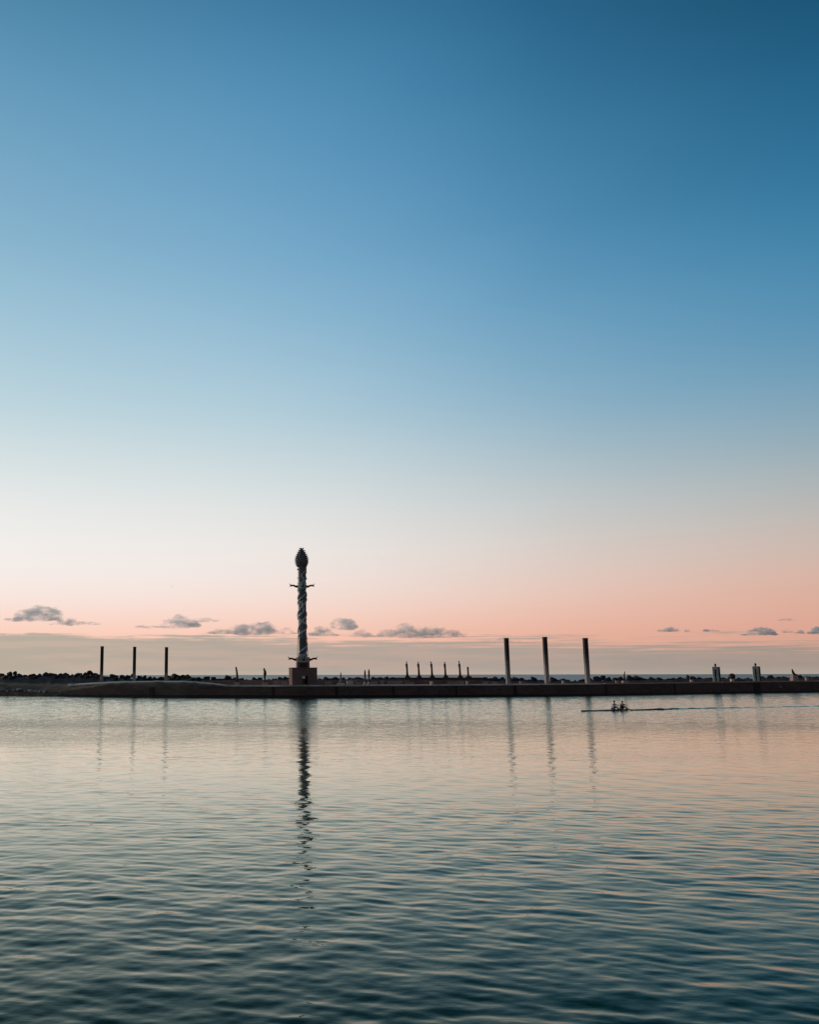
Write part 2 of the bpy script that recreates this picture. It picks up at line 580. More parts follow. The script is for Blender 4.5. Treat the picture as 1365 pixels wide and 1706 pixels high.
vs, fs = along(us, lambda u: [(0.15, -1.5), (0.15, 0.35 + 0.12 * math.sin(u * 0.31)), (0.22, 0.45 + 0.12 * math.sin(u * 0.31))])
mesh_obj('weed_band', vs, fs, 'quay_weed', pier)
vs, fs = along(us, lambda u: [(0.2, -1.5), (0.32, 1.4 * end(u)), (0.42, (deck_z(u) - 0.22) * end(u))])
mesh_obj('wall', vs, fs, 'quay_stone', pier)
us2 = list(range(372, 1500, 16))
for a, b in ((372, 565), (572, 606), (722, 1004), (1010, 1200), (1204, 1500)):
    uu = [a] + [x for x in us2 if a < x < b] + [b]
    vs, fs = along(uu, lambda u: [(0.40, deck_z(u) - 0.24), (0.28, deck_z(u) - 0.23), (0.40, deck_z(u) - 0.06), (1.3, deck_z(u) + 0.12), (1.3, deck_z(u) - 0.1)])
    mesh_obj('coping', vs, fs, 'coping' if b < 1005 else 'wall_panel', pier)
vs, fs = along(us2 + [1500], lambda u: [(0.42, deck_z(u) - 0.2), (0.46, deck_z(u) - 0.02), (40, deck_z(u) - 0.02)])
mesh_obj('deck', vs, fs, 'deck', pier)
# pilasters / darker patched bays on the wall face
for u, w, mm in ((253, 1.2, 'quay_weed'), (858, 0.7, 'quay_weed'), (1262, 2.6, 'quay_weed'), (1124, 0.25, 'quay_weed'), (930, 0.22, 'quay_stone'),
                 (560, 0.3, 'quay_weed'), (655, 0.3, 'quay_weed'), (455, 0.3, 'quay_weed'), (760, 0.25, 'quay_weed'), (1010, 0.25, 'quay_weed')):
    Y = front_y(u) + 0.34
    p = at_y(u, 1150, Y)
    dx = at_y(u + 20, 1150, front_y(u + 20)) - at_y(u - 20, 1150, front_y(u - 20))
    box('buttress', (p.x, Y, -1.0), (w, 0.5, deck_z(u) + (0.55 if u == 253 else 0.7)), mm, pier, rz=math.atan2(dx.y, dx.x))


# ------------------------------------------------------------------ earth bank at the left with its pale path
def zpix(u, v, s):
    return at_y(u, v, front_y(u) + s).z


CREST = ((-420, 1137), (-150, 1138.5), (0, 1138), (60, 1139.2), (95, 1140), (115, 1139.8), (150, 1137.2), (200, 1134.9), (250, 1134.2), (310, 1134.3), (350, 1137.2),
         (383, 1141.2), (396, 1142.6))
FACE = ((-420, 1149), (-150, 1150), (0, 1149.5), (60, 1150.5), (95, 1149.5), (115, 1146.5), (150, 1142.0), (200, 1138.4), (250, 1137.2), (310, 1137.6), (350, 1140.6),
        (383, 1143.0), (396, 1143.6))


def bank_prof(u):
    j = mnoise.noise(Vector((u * 0.09, 1.3, 0))) * 0.42
    j2 = mnoise.noise(Vector((u * 0.2, 7.3, 0))) * 0.5
    zt, zc = zpix(u, lerp_tab(FACE, u), 2.4), zpix(u, lerp_tab(CREST, u), 8)
    low = np.clip((u - 92) / 78, 0, 1)
    wt = (deck_z(u) - 0.22) * end(u)
    z0 = -1.0 if u < 96 else wt - 0.5
    z1 = 0.75 * (1 - low) + low * (deck_z(u) - 0.1)
    z1 = max(z1, wt + 0.03) if u >= 96 else z1
    return [(0.35 + 0.0 * low, z0), (0.45 + j2 * (1 - low), min(z1, zt - 0.05) + j2 * 0.5 * (1 - low)), (1.4, 0.5 * (min(z1, zt) + zt) + j), (2.4, zt + j * 0.6), (5, zt * 0.45 + zc * 0.55 + j * 0.5 - 0.06),
            (8, zc - 0.06), (14, zc - 0.1 + j), (24, zc - 0.3 + j)]


uu = list(range(-420, 397, 8))
vs, fs = along(uu, bank_prof)
o = mesh_obj('earth_bank', vs, fs, 'earth', None, True)
tag(o, 'low brown earth bank rising behind the quay wall', None, None, 'structure')
uu = list(range(113, 390, 8)) + [390]
vs, fs = along(uu, lambda u: [(4.6, zpix(u, lerp_tab(CREST, u) + 1.9, 5) - 0.15), (4.7, zpix(u, lerp_tab(CREST, u) + 1.5, 5)), (8.6, zpix(u, lerp_tab(CREST, u), 8.3) + 0.02), (9.2, zpix(u, lerp_tab(CREST, u), 8.3) - 0.2)])
o = mesh_obj('path', vs, fs, 'path')
tag(o, 'pale path along the crest of the earth bank', None, None, 'structure')

# pale rocks at the waterline of the bank
pale = [blob_mesh('pale_rock', 'pale_rock', 2, 0.3, 1.5, 40 + i, (1, 0.8, 0.55)) for i in range(4)]
for i, (u, v, w) in enumerate(((4, 1148.5, 0.75), (12, 1151, 0.5), (24, 1149.5, 0.45), (33, 1148, 0.7), (44, 1151.5, 0.6), (52, 1151.2, 0.85), (60, 1151.6, 0.6), (67, 1153, 0.7),
                               (74, 1152.4, 0.65), (84, 1155, 0.42), (89, 1155, 0.36), (101, 1152, 0.4), (124, 1150.3, 0.35), (208, 1145.6, 0.26))):
    s = 1.3 if v > 1151 else 1.9
    if u > 110:
        s = 1.6
    p = at_y(u, v, front_y(u) + s)
    o = link_obj('pale_rock', pale[i % 4])
    o.location = p
    o.scale = (w * 1.35, w * 1.2, w)
    o.rotation_euler = (random.uniform(-.3, .3), random.uniform(-.3, .3), random.uniform(0, 6))
    tag(o, 'pale rock lying on the foot of the brown earth bank above the water' if u < 110 else 'small pale stone lying alone on the slope under the pale path', 'rock',
        'pale rocks at the foot of the bank' if u < 110 else 'stones under the path')

# ------------------------------------------------------------------ breakwater: mound + boulders
CREST_B = ((-420, 1124), (0, 1124), (40, 1123.6), (160, 1123), (200, 1127.5), (250, 1130), (262, 1132), (290, 1127), (330, 1126.5), (345, 1130.5), (380, 1129), (410, 1131.2),
           (440, 1130.5), (480, 1128.5), (560, 1129.5), (600, 1129), (660, 1129.3), (800, 1129.2), (840, 1129.6), (900, 1133), (945, 1133.5), (1000, 1131.5), (1080, 1132),
           (1160, 1128.5), (1250, 1129), (1290, 1128), (1365, 1126.5), (1560, 1126))
SETB = 30.0


def mound_prof(u):
    zc = zpix(u, lerp_tab(CREST_B, u), SETB) - 0.3
    j = mnoise.noise(Vector((u * 0.15, 2.2, 0))) * 0.25
    return [(17, deck_z(u) - 0.3), (22, deck_z(u) + 0.35 + j), (26, zc - 0.55 + j), (SETB, zc + j * 0.4), (SETB + 4, zc - 0.3), (SETB + 14, -1.5)]


vs, fs = along(list(range(-420, 1551, 7)), mound_prof)
o = mesh_obj('breakwater', vs, fs, 'rubble', None, False)
tag(o, 'dark rubble mound of the breakwater behind the pier', None, None, 'structure')


def hull_rock(seed):
    rs = random.Random(seed)
    bm = bmesh.new()
    for _ in range(16):
        v = Vector((rs.gauss(0, 1), rs.gauss(0, 1), rs.gauss(0, 1))).normalized()
        bm.verts.new(Vector((v.x, v.y * 0.9, v.z * 0.92)) * rs.uniform(0.78, 1.12))
    r = bmesh.ops.convex_hull(bm, input=bm.verts[:])
    bmesh.ops.delete(bm, geom=[g for g in r['geom_interior'] if isinstance(g, bmesh.types.BMVert)], context='VERTS')
    me = bpy.data.meshes.new('boulder')
    bm.to_mesh(me)
    bm.free()
    me.materials.append(MATS['boulder'])
    return me


bmeshes = [hull_rock(i + 3) for i in range(12)]
ZONES = ((150, 'dark boulder heaped on the breakwater behind the low earth bank', 'boulders behind the low earth bank'),
         (335, 'dark boulder on the breakwater behind the pale path and three square posts', 'boulders behind the pale path'),
         (482, 'dark boulder on the breakwater between the pale path and the tall tower', 'boulders between path and tower'),
         (665, 'dark boulder on the breakwater between the tall tower and the statue terrace', 'boulders between tower and statue terrace'),
         (1010, 'dark boulder on the breakwater behind the three tall pale-footed posts', 'boulders behind the pale-footed posts'),
         (1185, 'dark boulder on the breakwater between pale-footed posts and two-legged grey figures', 'boulders between posts and figures'),
         (9999, 'dark boulder on the breakwater behind the two-legged grey figures', 'boulders behind the grey figures'))


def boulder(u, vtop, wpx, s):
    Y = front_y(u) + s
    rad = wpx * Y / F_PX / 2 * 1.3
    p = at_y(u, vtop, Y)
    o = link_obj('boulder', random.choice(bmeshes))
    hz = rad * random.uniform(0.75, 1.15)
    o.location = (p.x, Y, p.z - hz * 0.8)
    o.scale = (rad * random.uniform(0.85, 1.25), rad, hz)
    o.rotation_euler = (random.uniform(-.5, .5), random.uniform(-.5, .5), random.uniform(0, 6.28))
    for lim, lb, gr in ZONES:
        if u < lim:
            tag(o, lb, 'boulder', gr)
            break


# traced skyline boulders (u, top v, width)
SKY = ((3, 1120.4, 12), (17, 1117.4, 10), (25, 1118.0, 7), (33, 1122, 11), (43, 1123.4, 8), (54, 1121.6, 13), (66, 1122.4, 9), (77, 1120, 11), (88, 1119.8, 14), (99, 1122, 11),
       (110, 1120.6, 13), (121, 1123, 8), (131, 1120, 11), (142, 1120, 10), (150, 1116.8, 10), (158, 1121, 11), (166, 1122.4, 9), (177, 1126.6, 10), (190, 1121.6, 15), (204, 1124, 11),
       (214, 1124, 9), (222, 1121.4, 8), (232, 1124.6, 10), (240, 1124.8, 9), (249, 1127.2, 10), (258, 1128, 9), (268, 1127, 9), (281, 1123, 12), (292, 1121.6, 14), (305, 1122, 12),
       (315, 1124, 14), (325, 1129, 9), (334, 1130, 10), (345, 1125.6, 12), (356, 1127.6, 10), (366, 1129.4, 10), (380, 1124.8, 14), (391, 1128, 10), (402, 1129, 10), (412, 1131, 10),
       (424, 1128, 10), (433, 1128, 9), (446, 1130.4, 11), (456, 1128, 11), (467, 1128, 10), (477, 1127, 14), (534, 1129.6, 12), (546, 1127, 14), (558, 1127.6, 14), (572, 1128, 10),
       (583, 1127.6, 9), (592, 1125.4, 15), (604, 1127, 13), (622, 1127, 12), (633, 1126.6, 13), (643, 1126, 10), (654, 1127.6, 12), (664, 1128.4, 10),
       (806, 1127.6, 12), (816, 1128.6, 11), (824, 1126, 12), (835, 1128.2, 13), (847, 1126, 10), (858, 1127.4, 14), (870, 1128.6, 13), (880, 1131, 10), (889, 1127, 12), (899, 1131, 10),
       (910, 1132, 10), (922, 1127, 12), (935, 1128.8, 14), (947, 1132.4, 9), (958, 1132.2, 10), (969, 1131, 10), (982, 1128.6, 13), (995, 1127, 14), (1005, 1125, 9), (1014, 1128, 12),
       (1024, 1127.6, 9), (1034, 1127.4, 10), (1050, 1125.4, 16), (1062, 1125.2, 14), (1074, 1129.6, 11), (1085, 1127.6, 13), (1097, 1127.4, 11), (1110, 1128, 13), (1121, 1128.6, 10),
       (1133, 1127.4, 14), (1147, 1125.2, 10), (1157, 1126.4, 11), (1167, 1127.6, 9), (1177, 1128.6, 11), (1188, 1129, 9), (1204, 1128, 12), (1216, 1129, 10), (1232, 1128.4, 12),
       (1243, 1127.6, 11), (1254, 1129, 10), (1272, 1126, 11), (1285, 1123.8, 15), (1297, 1126, 12), (1308, 1125, 14), (1320, 1124.6, 12), (1332, 1125, 12), (1345, 1126, 12), (1357, 1126.4, 14), (1369, 1127, 12))
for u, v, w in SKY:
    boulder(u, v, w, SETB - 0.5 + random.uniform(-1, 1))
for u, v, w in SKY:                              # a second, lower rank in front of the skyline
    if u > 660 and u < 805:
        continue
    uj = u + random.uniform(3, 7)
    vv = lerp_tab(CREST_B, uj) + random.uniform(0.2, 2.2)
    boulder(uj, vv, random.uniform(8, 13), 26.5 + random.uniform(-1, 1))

# ------------------------------------------------------------------ low brown wall behind the deck
wall = thing('parapet_wall', (0, 0, 0), 'low brown rendered wall along the back of the pier in front of the boulders', 'wall')
PAR = ((330, 1133.5), (480, 1132.2), (520, 1132.6), (660, 1132), (800, 1133), (840, 1135.5), (1020, 1134.6), (1160, 1131.5), (1365, 1129.4), (1500, 1129))
uu = [335] + list(range(350, 1500, 15))


def par_prof(u):
    z = zpix(u, lerp_tab(PAR, u), 16)
    return [(16, deck_z(u) - 0.1), (16, z), (16.5, z), (16.5, deck_z(u) - 0.1)]


vs, fs = along(uu, par_prof)
mesh_obj('wall', vs, fs, 'wall_brown', wall)
for u0, u1, v0 in ((455, 467, 1133.5), (468, 480, 1133.8), (541.5, 553, 1134.6), (595, 603, 1136), (618, 629, 1135), (634, 640, 1133.5), (646, 670, 1134), (674, 690, 1135.4), (745, 762, 1135), (764, 773, 1134.2),
                   (804, 812, 1135), (820, 828, 1135.5)):
    p0, p1 = at_y(u0, v0, front_y(u0) + 15.7), at_y(u1, v0, front_y(u1) + 15.7)
    z0 = deck_z(u0)
    box('panel', ((p0.x + p1.x) / 2, (p0.y + p1.y) / 2 - 0.02, z0 - 0.05), (p1.x - p0.x, 0.35, p0.z - z0), 'wall_panel', wall, bevel=0.04)

# statue terrace
ter = thing('statue_terrace', (0, 0, 0), 'long dark flat-topped terrace wall carrying the row of statues', 'wall')
us3 = list(range(660, 806, 12))


def ter_prof(u):
    z = zpix(u, 1128.6, 19)
    return [(17.5, deck_z(u) - 0.1), (17.8, z - 0.25), (17.5, z - 0.25), (17.5, z), (25, z), (25, deck_z(u))]


vs, fs = along(us3, ter_prof)
mesh_obj('wall', vs, fs, 'terrace', ter)
for ue in (660, us3[-1]):
    pr = ter_prof(ue)
    Y = front_y(ue)
    vv = []
    for s, z in pr:
        p = at_y(ue, 1135, Y + s)
        vv.append((p.x, Y + s, z))
    mesh_obj('end_wall', vv, [tuple(range(len(vv)))], 'terrace', ter)


# ------------------------------------------------------------------ the tower
def build_tower():
    s = 3.6
    U = 505.0
    Y = front_y(U) + s + 2.6
    px = at_y(U + 0.5, 1100, Y).x - at_y(U - 0.5, 1100, Y).x      # metres per photo pixel here
    z0 = deck_z(U) - 0.02
    base = at_y(U, 1141, Y)
    X0 = base.x
    T = thing('tower', (X0, Y, z0), 'tall slender dark ornamental tower with spiky bud top on a square brown base', 'tower')

    def zz(v):
        return at_y(U, v, Y).z - z0
    # base block, turned a little so its left side shows, with a doorway recess
    rz = R(5)
    hb = zz(1112.6)
    wb = 41.5 * px
    db = 40 * px
    bm = bmesh.new()
    dw, dh, dd = 9.5 * px, zz(1125.6), 1.0
    Rz = Matrix.Rotation(rz, 3, 'Z')
    hw = wb / 2
    dx = 0.6 * px

    def V(x, y, z):
        return bm.verts.new(Rz @ Vector((x, y, z)))
    yf = -db / 2
    A = [V(-hw, yf, 0), V(dx - dw / 2, yf, 0), V(dx + dw / 2, yf, 0), V(hw, yf, 0), V(hw, yf, hb), V(-hw, yf, hb), V(dx - dw / 2, yf, dh), V(dx + dw / 2, yf, dh)]
    B = [V(dx - dw / 2, yf + dd, 0), V(dx + dw / 2, yf + dd, 0), V(dx + dw / 2, yf + dd, dh), V(dx - dw / 2, yf + dd, dh)]
    C = [V(-hw, -yf, 0), V(hw, -yf, 0), V(hw, -yf, hb), V(-hw, -yf, hb)]
    for f in ((A[0], A[1], A[6], A[5]), (A[2], A[3], A[4], A[7]), (A[6], A[7], A[4], A[5]), (A[1], B[0], B[3], A[6]), (A[2], A[7], B[2], B[1]), (A[6], B[3], B[2], A[7]), (B[0], B[1], B[2], B[3]),
              (C[1], C[0], C[3], C[2]), (A[0], A[5], C[3], C[0]), (A[3], C[1], C[2], A[4]), (A[5], A[4], C[2], C[3])):
        bm.faces.new(f)
    b = bm_obj('base', bm, 'tower_block', T)

    def bp(x, y, z):
        return tuple(Rz @ Vector((x, y, z)))
    box('cornice', bp(0, 0, hb - 0.12), (wb + 0.16, db + 0.16, 0.2), 'tower_block', b, bevel=0.03, rz=rz)
    box('door_leaf', bp(dx + dw * 0.24, yf + dd - 0.2, 0), (dw * 0.46, 0.12, dh * 0.95), 'doorway', b, rz=rz)
    box('sign', bp(dx - dw * 0.24, yf + 0.12, dh - 4.6 * px), (4.6 * px, 0.06, 4.2 * px), 'white_paint', b, rz=rz)
    box('step', bp(dx - dw * 0.1, yf - 0.3, 0.0), (4.5 * px, 0.5, 0.22), 'coping', b, rz=rz, bevel=0.03)
    # plinth drum and collar
    box('plinth', (0, 0, hb), (20.6 * px, 20.6 * px, zz(1103.4) - hb), 'tower_block', T, bevel=0.05, rz=rz * 0.6)
    box('plinth_niche', (0, -10 * px, hb + 0.12), (11 * px, 0.4, zz(1103.4) - hb - 0.3), 'doorway', T, rz=rz * 0.6)
    box('collar', (0, 0, zz(1103.4)), (21.4 * px, 21.4 * px, zz(1094.6) - zz(1103.4)), 'tower_collar', T, bevel=0.12, rz=rz * 0.6)
    # shaft: faceted, slightly swelling
    rs = 7.0 * px
    zs0, zs1 = zz(1094.6), zz(941)
    bm = bmesh.new()
    n = 44
    pts, rad = [], []
    for i in range(n + 1):
        t = i / n
        pts.append((0, 0, zs0 + (zs1 - zs0) * t))
        rad.append(rs * (1.02 - 0.05 * t + 0.05 * mnoise.noise(Vector((t * 21, 3, 0)))))
    add_tube(bm, pts, rad, 20)
    bm_obj('shaft', bm, 'tower_shaft', T, True)
    for v, k, th in ((1090.5, 1.18, 0.13), (1092.8, 1.3, 0.16), (980, 1.12, 0.2), (972, 1.12, 0.16), (943, 1.05, 0.14)):
        bm = bmesh.new()
        m_ = 24
        r_ = rs * k - th
        ring = [(math.cos(a) * r_, math.sin(a) * r_, zz(v)) for a in [2 * math.pi * i / m_ for i in range(m_ + 1)]]
        add_tube(bm, ring, th, 6)
        bm_obj('ring', bm, 'tower_vine', T, True)
    tube('upper_collar', [(0, 0, zz(981.5)), (0, 0, zz(979)), (0, 0, zz(973)), (0, 0, zz(970.5))], [rs * 0.98, rs * 1.06, rs * 1.06, rs * 0.98], 'tower_vine', T, 20)
    # climbing relief vines
    for ph, tw, wob, zlo, zhi, rr_ in ((-1.0, 2.6, 0.5, 1089, 984, 0.15), (2.0, -2.0, 0.8, 1066, 984, 0.15), (0.6, 1.4, 0.9, 1060, 1000, 0.12), (3.9, 2.3, 0.5, 1089, 990, 0.14),
                                       (-0.6, 1.1, 0.5, 970, 943, 0.14), (2.2, -1.2, 0.4, 970, 944, 0.12), (-1.9, -0.6, 0.5, 1010, 983, 0.16), (4.4, 1.0, 0.5, 970, 943, 0.12)):
        pts = []
        K = 46
        for i in range(K + 1):
            t = i / K
            a = ph + tw * 2 * math.pi * t * (zhi - zlo) / -105 + wob * math.sin(t * 9.0 + ph * 3)
            pts.append((math.cos(a) * rs * 1.02, math.sin(a) * rs * 1.02, zz(zlo + (zhi - zlo) * t)))
        tube('vine', pts, [rr_ * 1.35 * (0.8 + 0.4 * math.sin(i * 0.5) ** 2) for i in range(K + 1)], 'tower_vine', T, 6)
    # knobs along the edges
    bm = bmesh.new()
    for i in range(64):
        a = random.uniform(0, 6.28)
        z = zz(random.uniform(946, 1088))
        r_ = random.uniform(0.10, 0.2)
        mt = Matrix.Translation((math.cos(a) * rs * 1.0, math.sin(a) * rs * 1.0, z))
        bmesh.ops.create_icosphere(bm, subdivisions=1, radius=r_, matrix=mt)
    o = bm_obj('knobs', bm, 'bronze', T)
    o['kind'] = 'stuff'
    for a in (0.2, 1.4, 2.9, 4.3):
        tube('rod', [(math.cos(a) * rs * 1.28, math.sin(a) * rs * 1.28, zz(1092)), (math.cos(a) * rs * 1.16, math.sin(a) * rs * 1.16, zz(1060))], 0.05, 'bronze', T, 5)
    # wavy forked arms
    for v, r0 in ((1098.2, 10.2), (976.6, 6.8)):
        for k in range(4):
            a = k * math.pi / 2 + rz * 0.5
            c, s_ = math.cos(a), math.sin(a)
            prof = ((0, 0.0, 0.34), (3, -0.10, 0.30), (5.5, -0.02, 0.24), (8, 0.16, 0.22), (10, 0.20, 0.2), (12, 0.14, 0.24), (13.2, 0.16, 0.22), (13.8, 0.2, 0.1))
            arm = tube('arm', [(c * (r0 + d - 0.8) * px, s_ * (r0 + d - 0.8) * px, zz(v) + dz) for d, dz, _ in prof], [q for *_, q in prof], 'bronze', T, 7)
            for dz in (0.5, -0.22):
                tube('fork', [(c * (r0 + 11.6) * px, s_ * (r0 + 11.6) * px, zz(v) + 0.15), (c * (r0 + 14.6) * px, s_ * (r0 + 14.6) * px, zz(v) + 0.15 + dz)], [0.16, 0.05], 'bronze', arm, 5)
    # bud: core and spiky scales
    prof = ((945.5, 6.4), (943.5, 8.0), (940, 9.2), (936, 9.8), (931, 9.2), (926, 7.4), (921, 4.9), (917, 2.8), (914.5, 1.0))
    bud = tube('bud', [(0, 0, zz(v)) for v, _ in prof], [r_ * px for _, r_ in prof], 'tower_bud', T, 20)
    bm = bmesh.new()
    rows = 10
    for i in range(rows):
        v = 944.5 - i * (944.5 - 915.5) / (rows - 1)
        r_ = float(np.interp(-v, [-a for a, _ in prof], [b_ for _, b_ in prof])) * px
        cnt = max(5, int(2 * math.pi * r_ / 0.8))
        for k in range(cnt):
            a = 2 * math.pi * (k + 0.5 * (i % 2)) / cnt
            er, et = Vector((math.cos(a), math.sin(a), 0)), Vector((-math.sin(a), math.cos(a), 0))
            c = er * (r_ - 0.04) + Vector((0, 0, zz(v) - 0.1))
            w, h, o_ = 0.28, 0.44, 0.52
            q = [c - et * w, c + et * w, c + er * 0.16 + Vector((0, 0, h * 0.45)), c + er * o_ + Vector((0, 0, h * 1.15))]
            q = [bm.verts.new(x) for x in q]
            m0 = bm.verts.new(c + Vector((0, 0, h)) - er * 0.12)
            bm.faces.new((q[0], q[1], q[2]))
            bm.faces.new((q[0], q[2], q[3]))
            bm.faces.new((q[2], q[1], q[3]))
            bm.faces.new((q[1], m0, q[3]))
            bm.faces.new((m0, q[0], q[3]))
    o = bm_obj('scales', bm, 'tower_bud', bud)
    o['kind'] = 'stuff'


build_tower()


# ------------------------------------------------------------------ square posts
def graded_mat(name, lo, hi):
    """pale concrete at the foot, turning raggedly near black towards the top"""
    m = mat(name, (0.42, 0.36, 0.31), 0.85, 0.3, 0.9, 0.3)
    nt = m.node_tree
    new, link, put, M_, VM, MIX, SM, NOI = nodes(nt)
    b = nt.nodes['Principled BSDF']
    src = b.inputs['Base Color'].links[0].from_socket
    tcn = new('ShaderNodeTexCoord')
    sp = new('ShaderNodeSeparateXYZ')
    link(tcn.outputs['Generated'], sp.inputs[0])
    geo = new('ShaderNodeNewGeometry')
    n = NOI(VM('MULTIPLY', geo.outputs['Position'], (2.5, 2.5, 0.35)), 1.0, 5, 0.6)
    f = SM(M_('ADD', sp.outputs['Z'], M_('MULTIPLY', M_('SUBTRACT', n, 0.5), 0.5)), lo, hi)  # darker with height, edge broken up by noise
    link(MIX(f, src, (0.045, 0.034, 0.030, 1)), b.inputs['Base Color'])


graded_mat('post_graded_low', 0.06, 0.34)
graded_mat('post_graded_high', 0.10, 0.75)


def post(u, vtop, vbase, wpx, label, group, s, lean_px=0.0, shaft_mat='post_graded_low'):
    Y = front_y(u) + s
    pb = at_y(u, vbase, Y)
    zb = pb.z - 0.25
    pt = at_y(u + lean_px, vtop, Y)
    pt.x = pb.x
    px = Y / F_PX
    w = wpx * px
    H = pt.z - zb
    lean = pt.x - pb.x
    T = thing('square_post', (pb.x, Y, zb), label, 'post', group, R(8))
    box('footing', (0, 0, 0), (w * 1.35, w * 1.35, 0.35), 'post_concrete', T, bevel=0.03)
    box('shaft', (0, 0, 0.3), (w, w, H - 0.55), shaft_mat, T, bevel=0.03, shift=(lean, 0))
    box('cap', (lean, 0, H - 0.3), (w * 1.06, w * 1.06, 0.3), 'post_dark', T, bevel=0.03)
    return T


G1, G2 = 'square posts on the earth bank', 'square posts on the pier'
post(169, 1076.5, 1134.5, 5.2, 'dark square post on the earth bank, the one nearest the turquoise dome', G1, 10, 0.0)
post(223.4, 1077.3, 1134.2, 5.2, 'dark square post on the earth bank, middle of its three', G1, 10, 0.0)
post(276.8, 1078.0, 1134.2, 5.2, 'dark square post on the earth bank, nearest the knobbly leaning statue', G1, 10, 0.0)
post(847.4, 1062.8, 1140.2, 6.0, 'tall pale-footed square post on the pier, the one nearest the statue terrace', G2, 2.6, 0.0, 'post_graded_high')
post(912, 1061, 1139.4, 6.0, 'tall pale-footed square post on the pier, middle of its three', G2, 3.4, 0.0, 'post_graded_high')
post(979.8, 1062.8, 1138.8, 6.4, 'tall pale-footed square post on the pier, nearest the pink block and thin blade', G2, 3.4, 0.0, 'post_graded_high')


# ------------------------------------------------------------------ statues
class Stat:
    def __init__(self, name, u, vbase, s, label, cat='statue', group=None, zbase=None):
        self.u, self.Y = u, front_y(u) + s
        self.px = self.Y / F_PX
        b = at_y(u, vbase, self.Y)
        self.z0 = b.z if zbase is None else zbase
        self.x0 = b.x
        self.T = thing(name, (b.x, self.Y, self.z0), label, cat, group)

    def z(self, v):
        return at_y(self.u, v, self.Y).z - self.z0

    def x(self, u):
        return at_y(u, 1130, self.Y).x - self.x0

    def block(self, name, u0, u1, v0, v1, m, taper=1.0, depth=None, bevel=0.04):
        """v0 top, v1 bottom"""
        w = (u1 - u0) * self.px
        return box(name, (self.x((u0 + u1) / 2), 0, self.z(v1)), (w, depth or w, self.z(v0) - self.z(v1)), m, self.T, taper, bevel)

    def stem(self, name, pts, m, seg=9, parent=None):
        """pts: (u, v, radius in px)"""
        return tube(name, [(self.x(u), 0, self.z(v)) for u, v, _ in pts], [r * self.px for *_, r in pts], m, parent or self.T, seg)


# knobbly leaning totem
S = Stat('statue', 394.8, 1142, 3.2, 'thin knobbly dark statue leaning on a brown flared pedestal at the path end', zbase=deck_z(394) - 0.03)
S.block('pedestal', 390.2, 399.6, 1136.5, 1143, 'wall_panel', 0.85)
S.block('plinth', 391.6, 398.2, 1129.5, 1136.8, 'pedestal_dark', 0.8).data.materials[0] = MATS['ceramic_brown']
pts = []
for i in range(23):
    t = i / 22
    pts.append((395.6 - 2.3 * t ** 1.5 + 0.25 * math.sin(i * 1.7), 1130.5 - 18.8 * t, (1.9 - 0.55 * t) * (1 + 0.16 * math.sin(i * 2.1))))
S.stem('figure', pts, 'ceramic_dark')
S.stem('head', [(393.3, 1112.6, 1.0), (393.1, 1111.6, 1.25), (392.8, 1110.8, 0.6)], 'ceramic_dark')
# figure with a bird head
S = Stat('statue', 441.2, 1142, 3.2, 'stocky dark statue with beaked head on a pale block pedestal', zbase=deck_z(441) - 0.03)
S.block('pedestal', 437.4, 446.6, 1137, 1143, 'wall_panel', 0.95)
S.block('plinth', 439.2, 443.8, 1131.5, 1137.2, 'ceramic_brown', 0.8)
S.stem('figure', [(441.6, 1132, 1.3), (441.0, 1128.5, 1.7), (441.0, 1124.5, 2.0), (441.6, 1121, 2.4), (441.4, 1118, 2.3), (440.8, 1115.8, 1.3)], 'ceramic_dark')
h = S.stem('head', [(440.8, 1116.4, 1.2), (440.4, 1115, 1.4), (440.2, 1113.4, 1.0), (440.6, 1112.6, 0.4)], 'ceramic_dark')
S.stem('beak', [(440.0, 1114.6, 0.7), (438.6, 1115.4, 0.4), (437.9, 1116.4, 0.12)], 'ceramic_dark', 6, h)
S.stem('wing', [(442.4, 1120.5, 0.9), (443.6, 1122, 0.9), (443.2, 1126, 0.4)], 'ceramic_dark', 6)
# cone with spike
S = Stat('statue', 567.8, 1142, 3.0, 'small brown cone statue with dark spike on a pale stepped base', zbase=deck_z(567) - 0.03)
S.block('pedestal', 562, 574, 1138, 1143, 'pedestal_pale', 0.96)
S.stem('cone', [(567.6, 1138.4, 4.0), (567.6, 1135.5, 3.3), (567.8, 1132, 2.4), (568, 1128.5, 1.7), (568, 1127.4, 1.0)], 'wall_panel', 12)
S.stem('spike', [(568, 1128.2, 1.2), (568.1, 1124.5, 1.0), (568.2, 1121, 0.7), (568.2, 1119.6, 0.2)], 'ceramic_dark')
# pale block with an arch ring behind
S = Stat('stone_block', 583, 1141, 3.4, 'pale square stone block beside the small cone statue', 'block', zbase=deck_z(583) - 0.03)
S.block('body', 578, 588, 1134.6, 1142.2, 'pedestal_pale', 0.98, 1.0)
S.block('top_slab', 577.6, 588.4, 1134.0, 1134.9, 'pedestal_pale', 1.0, 1.1, 0.02)
S = Stat('arch', 588, 1141, 9, 'thin grey arch ring standing behind the pale square block', 'arch', zbase=deck_z(588) - 0.03)
S.stem('ring', [(588 + 6.4 * math.cos(a), 1140.5 - 10.5 * math.sin(a), 0.75) for a in [math.pi * i / 16 for i in range(17)]], 'post_concrete', 7)
for uu_ in (581.6, 594.4):
    S.block('foot', uu_ - 1.2, uu_ + 1.2, 1139.5, 1142, 'post_concrete')
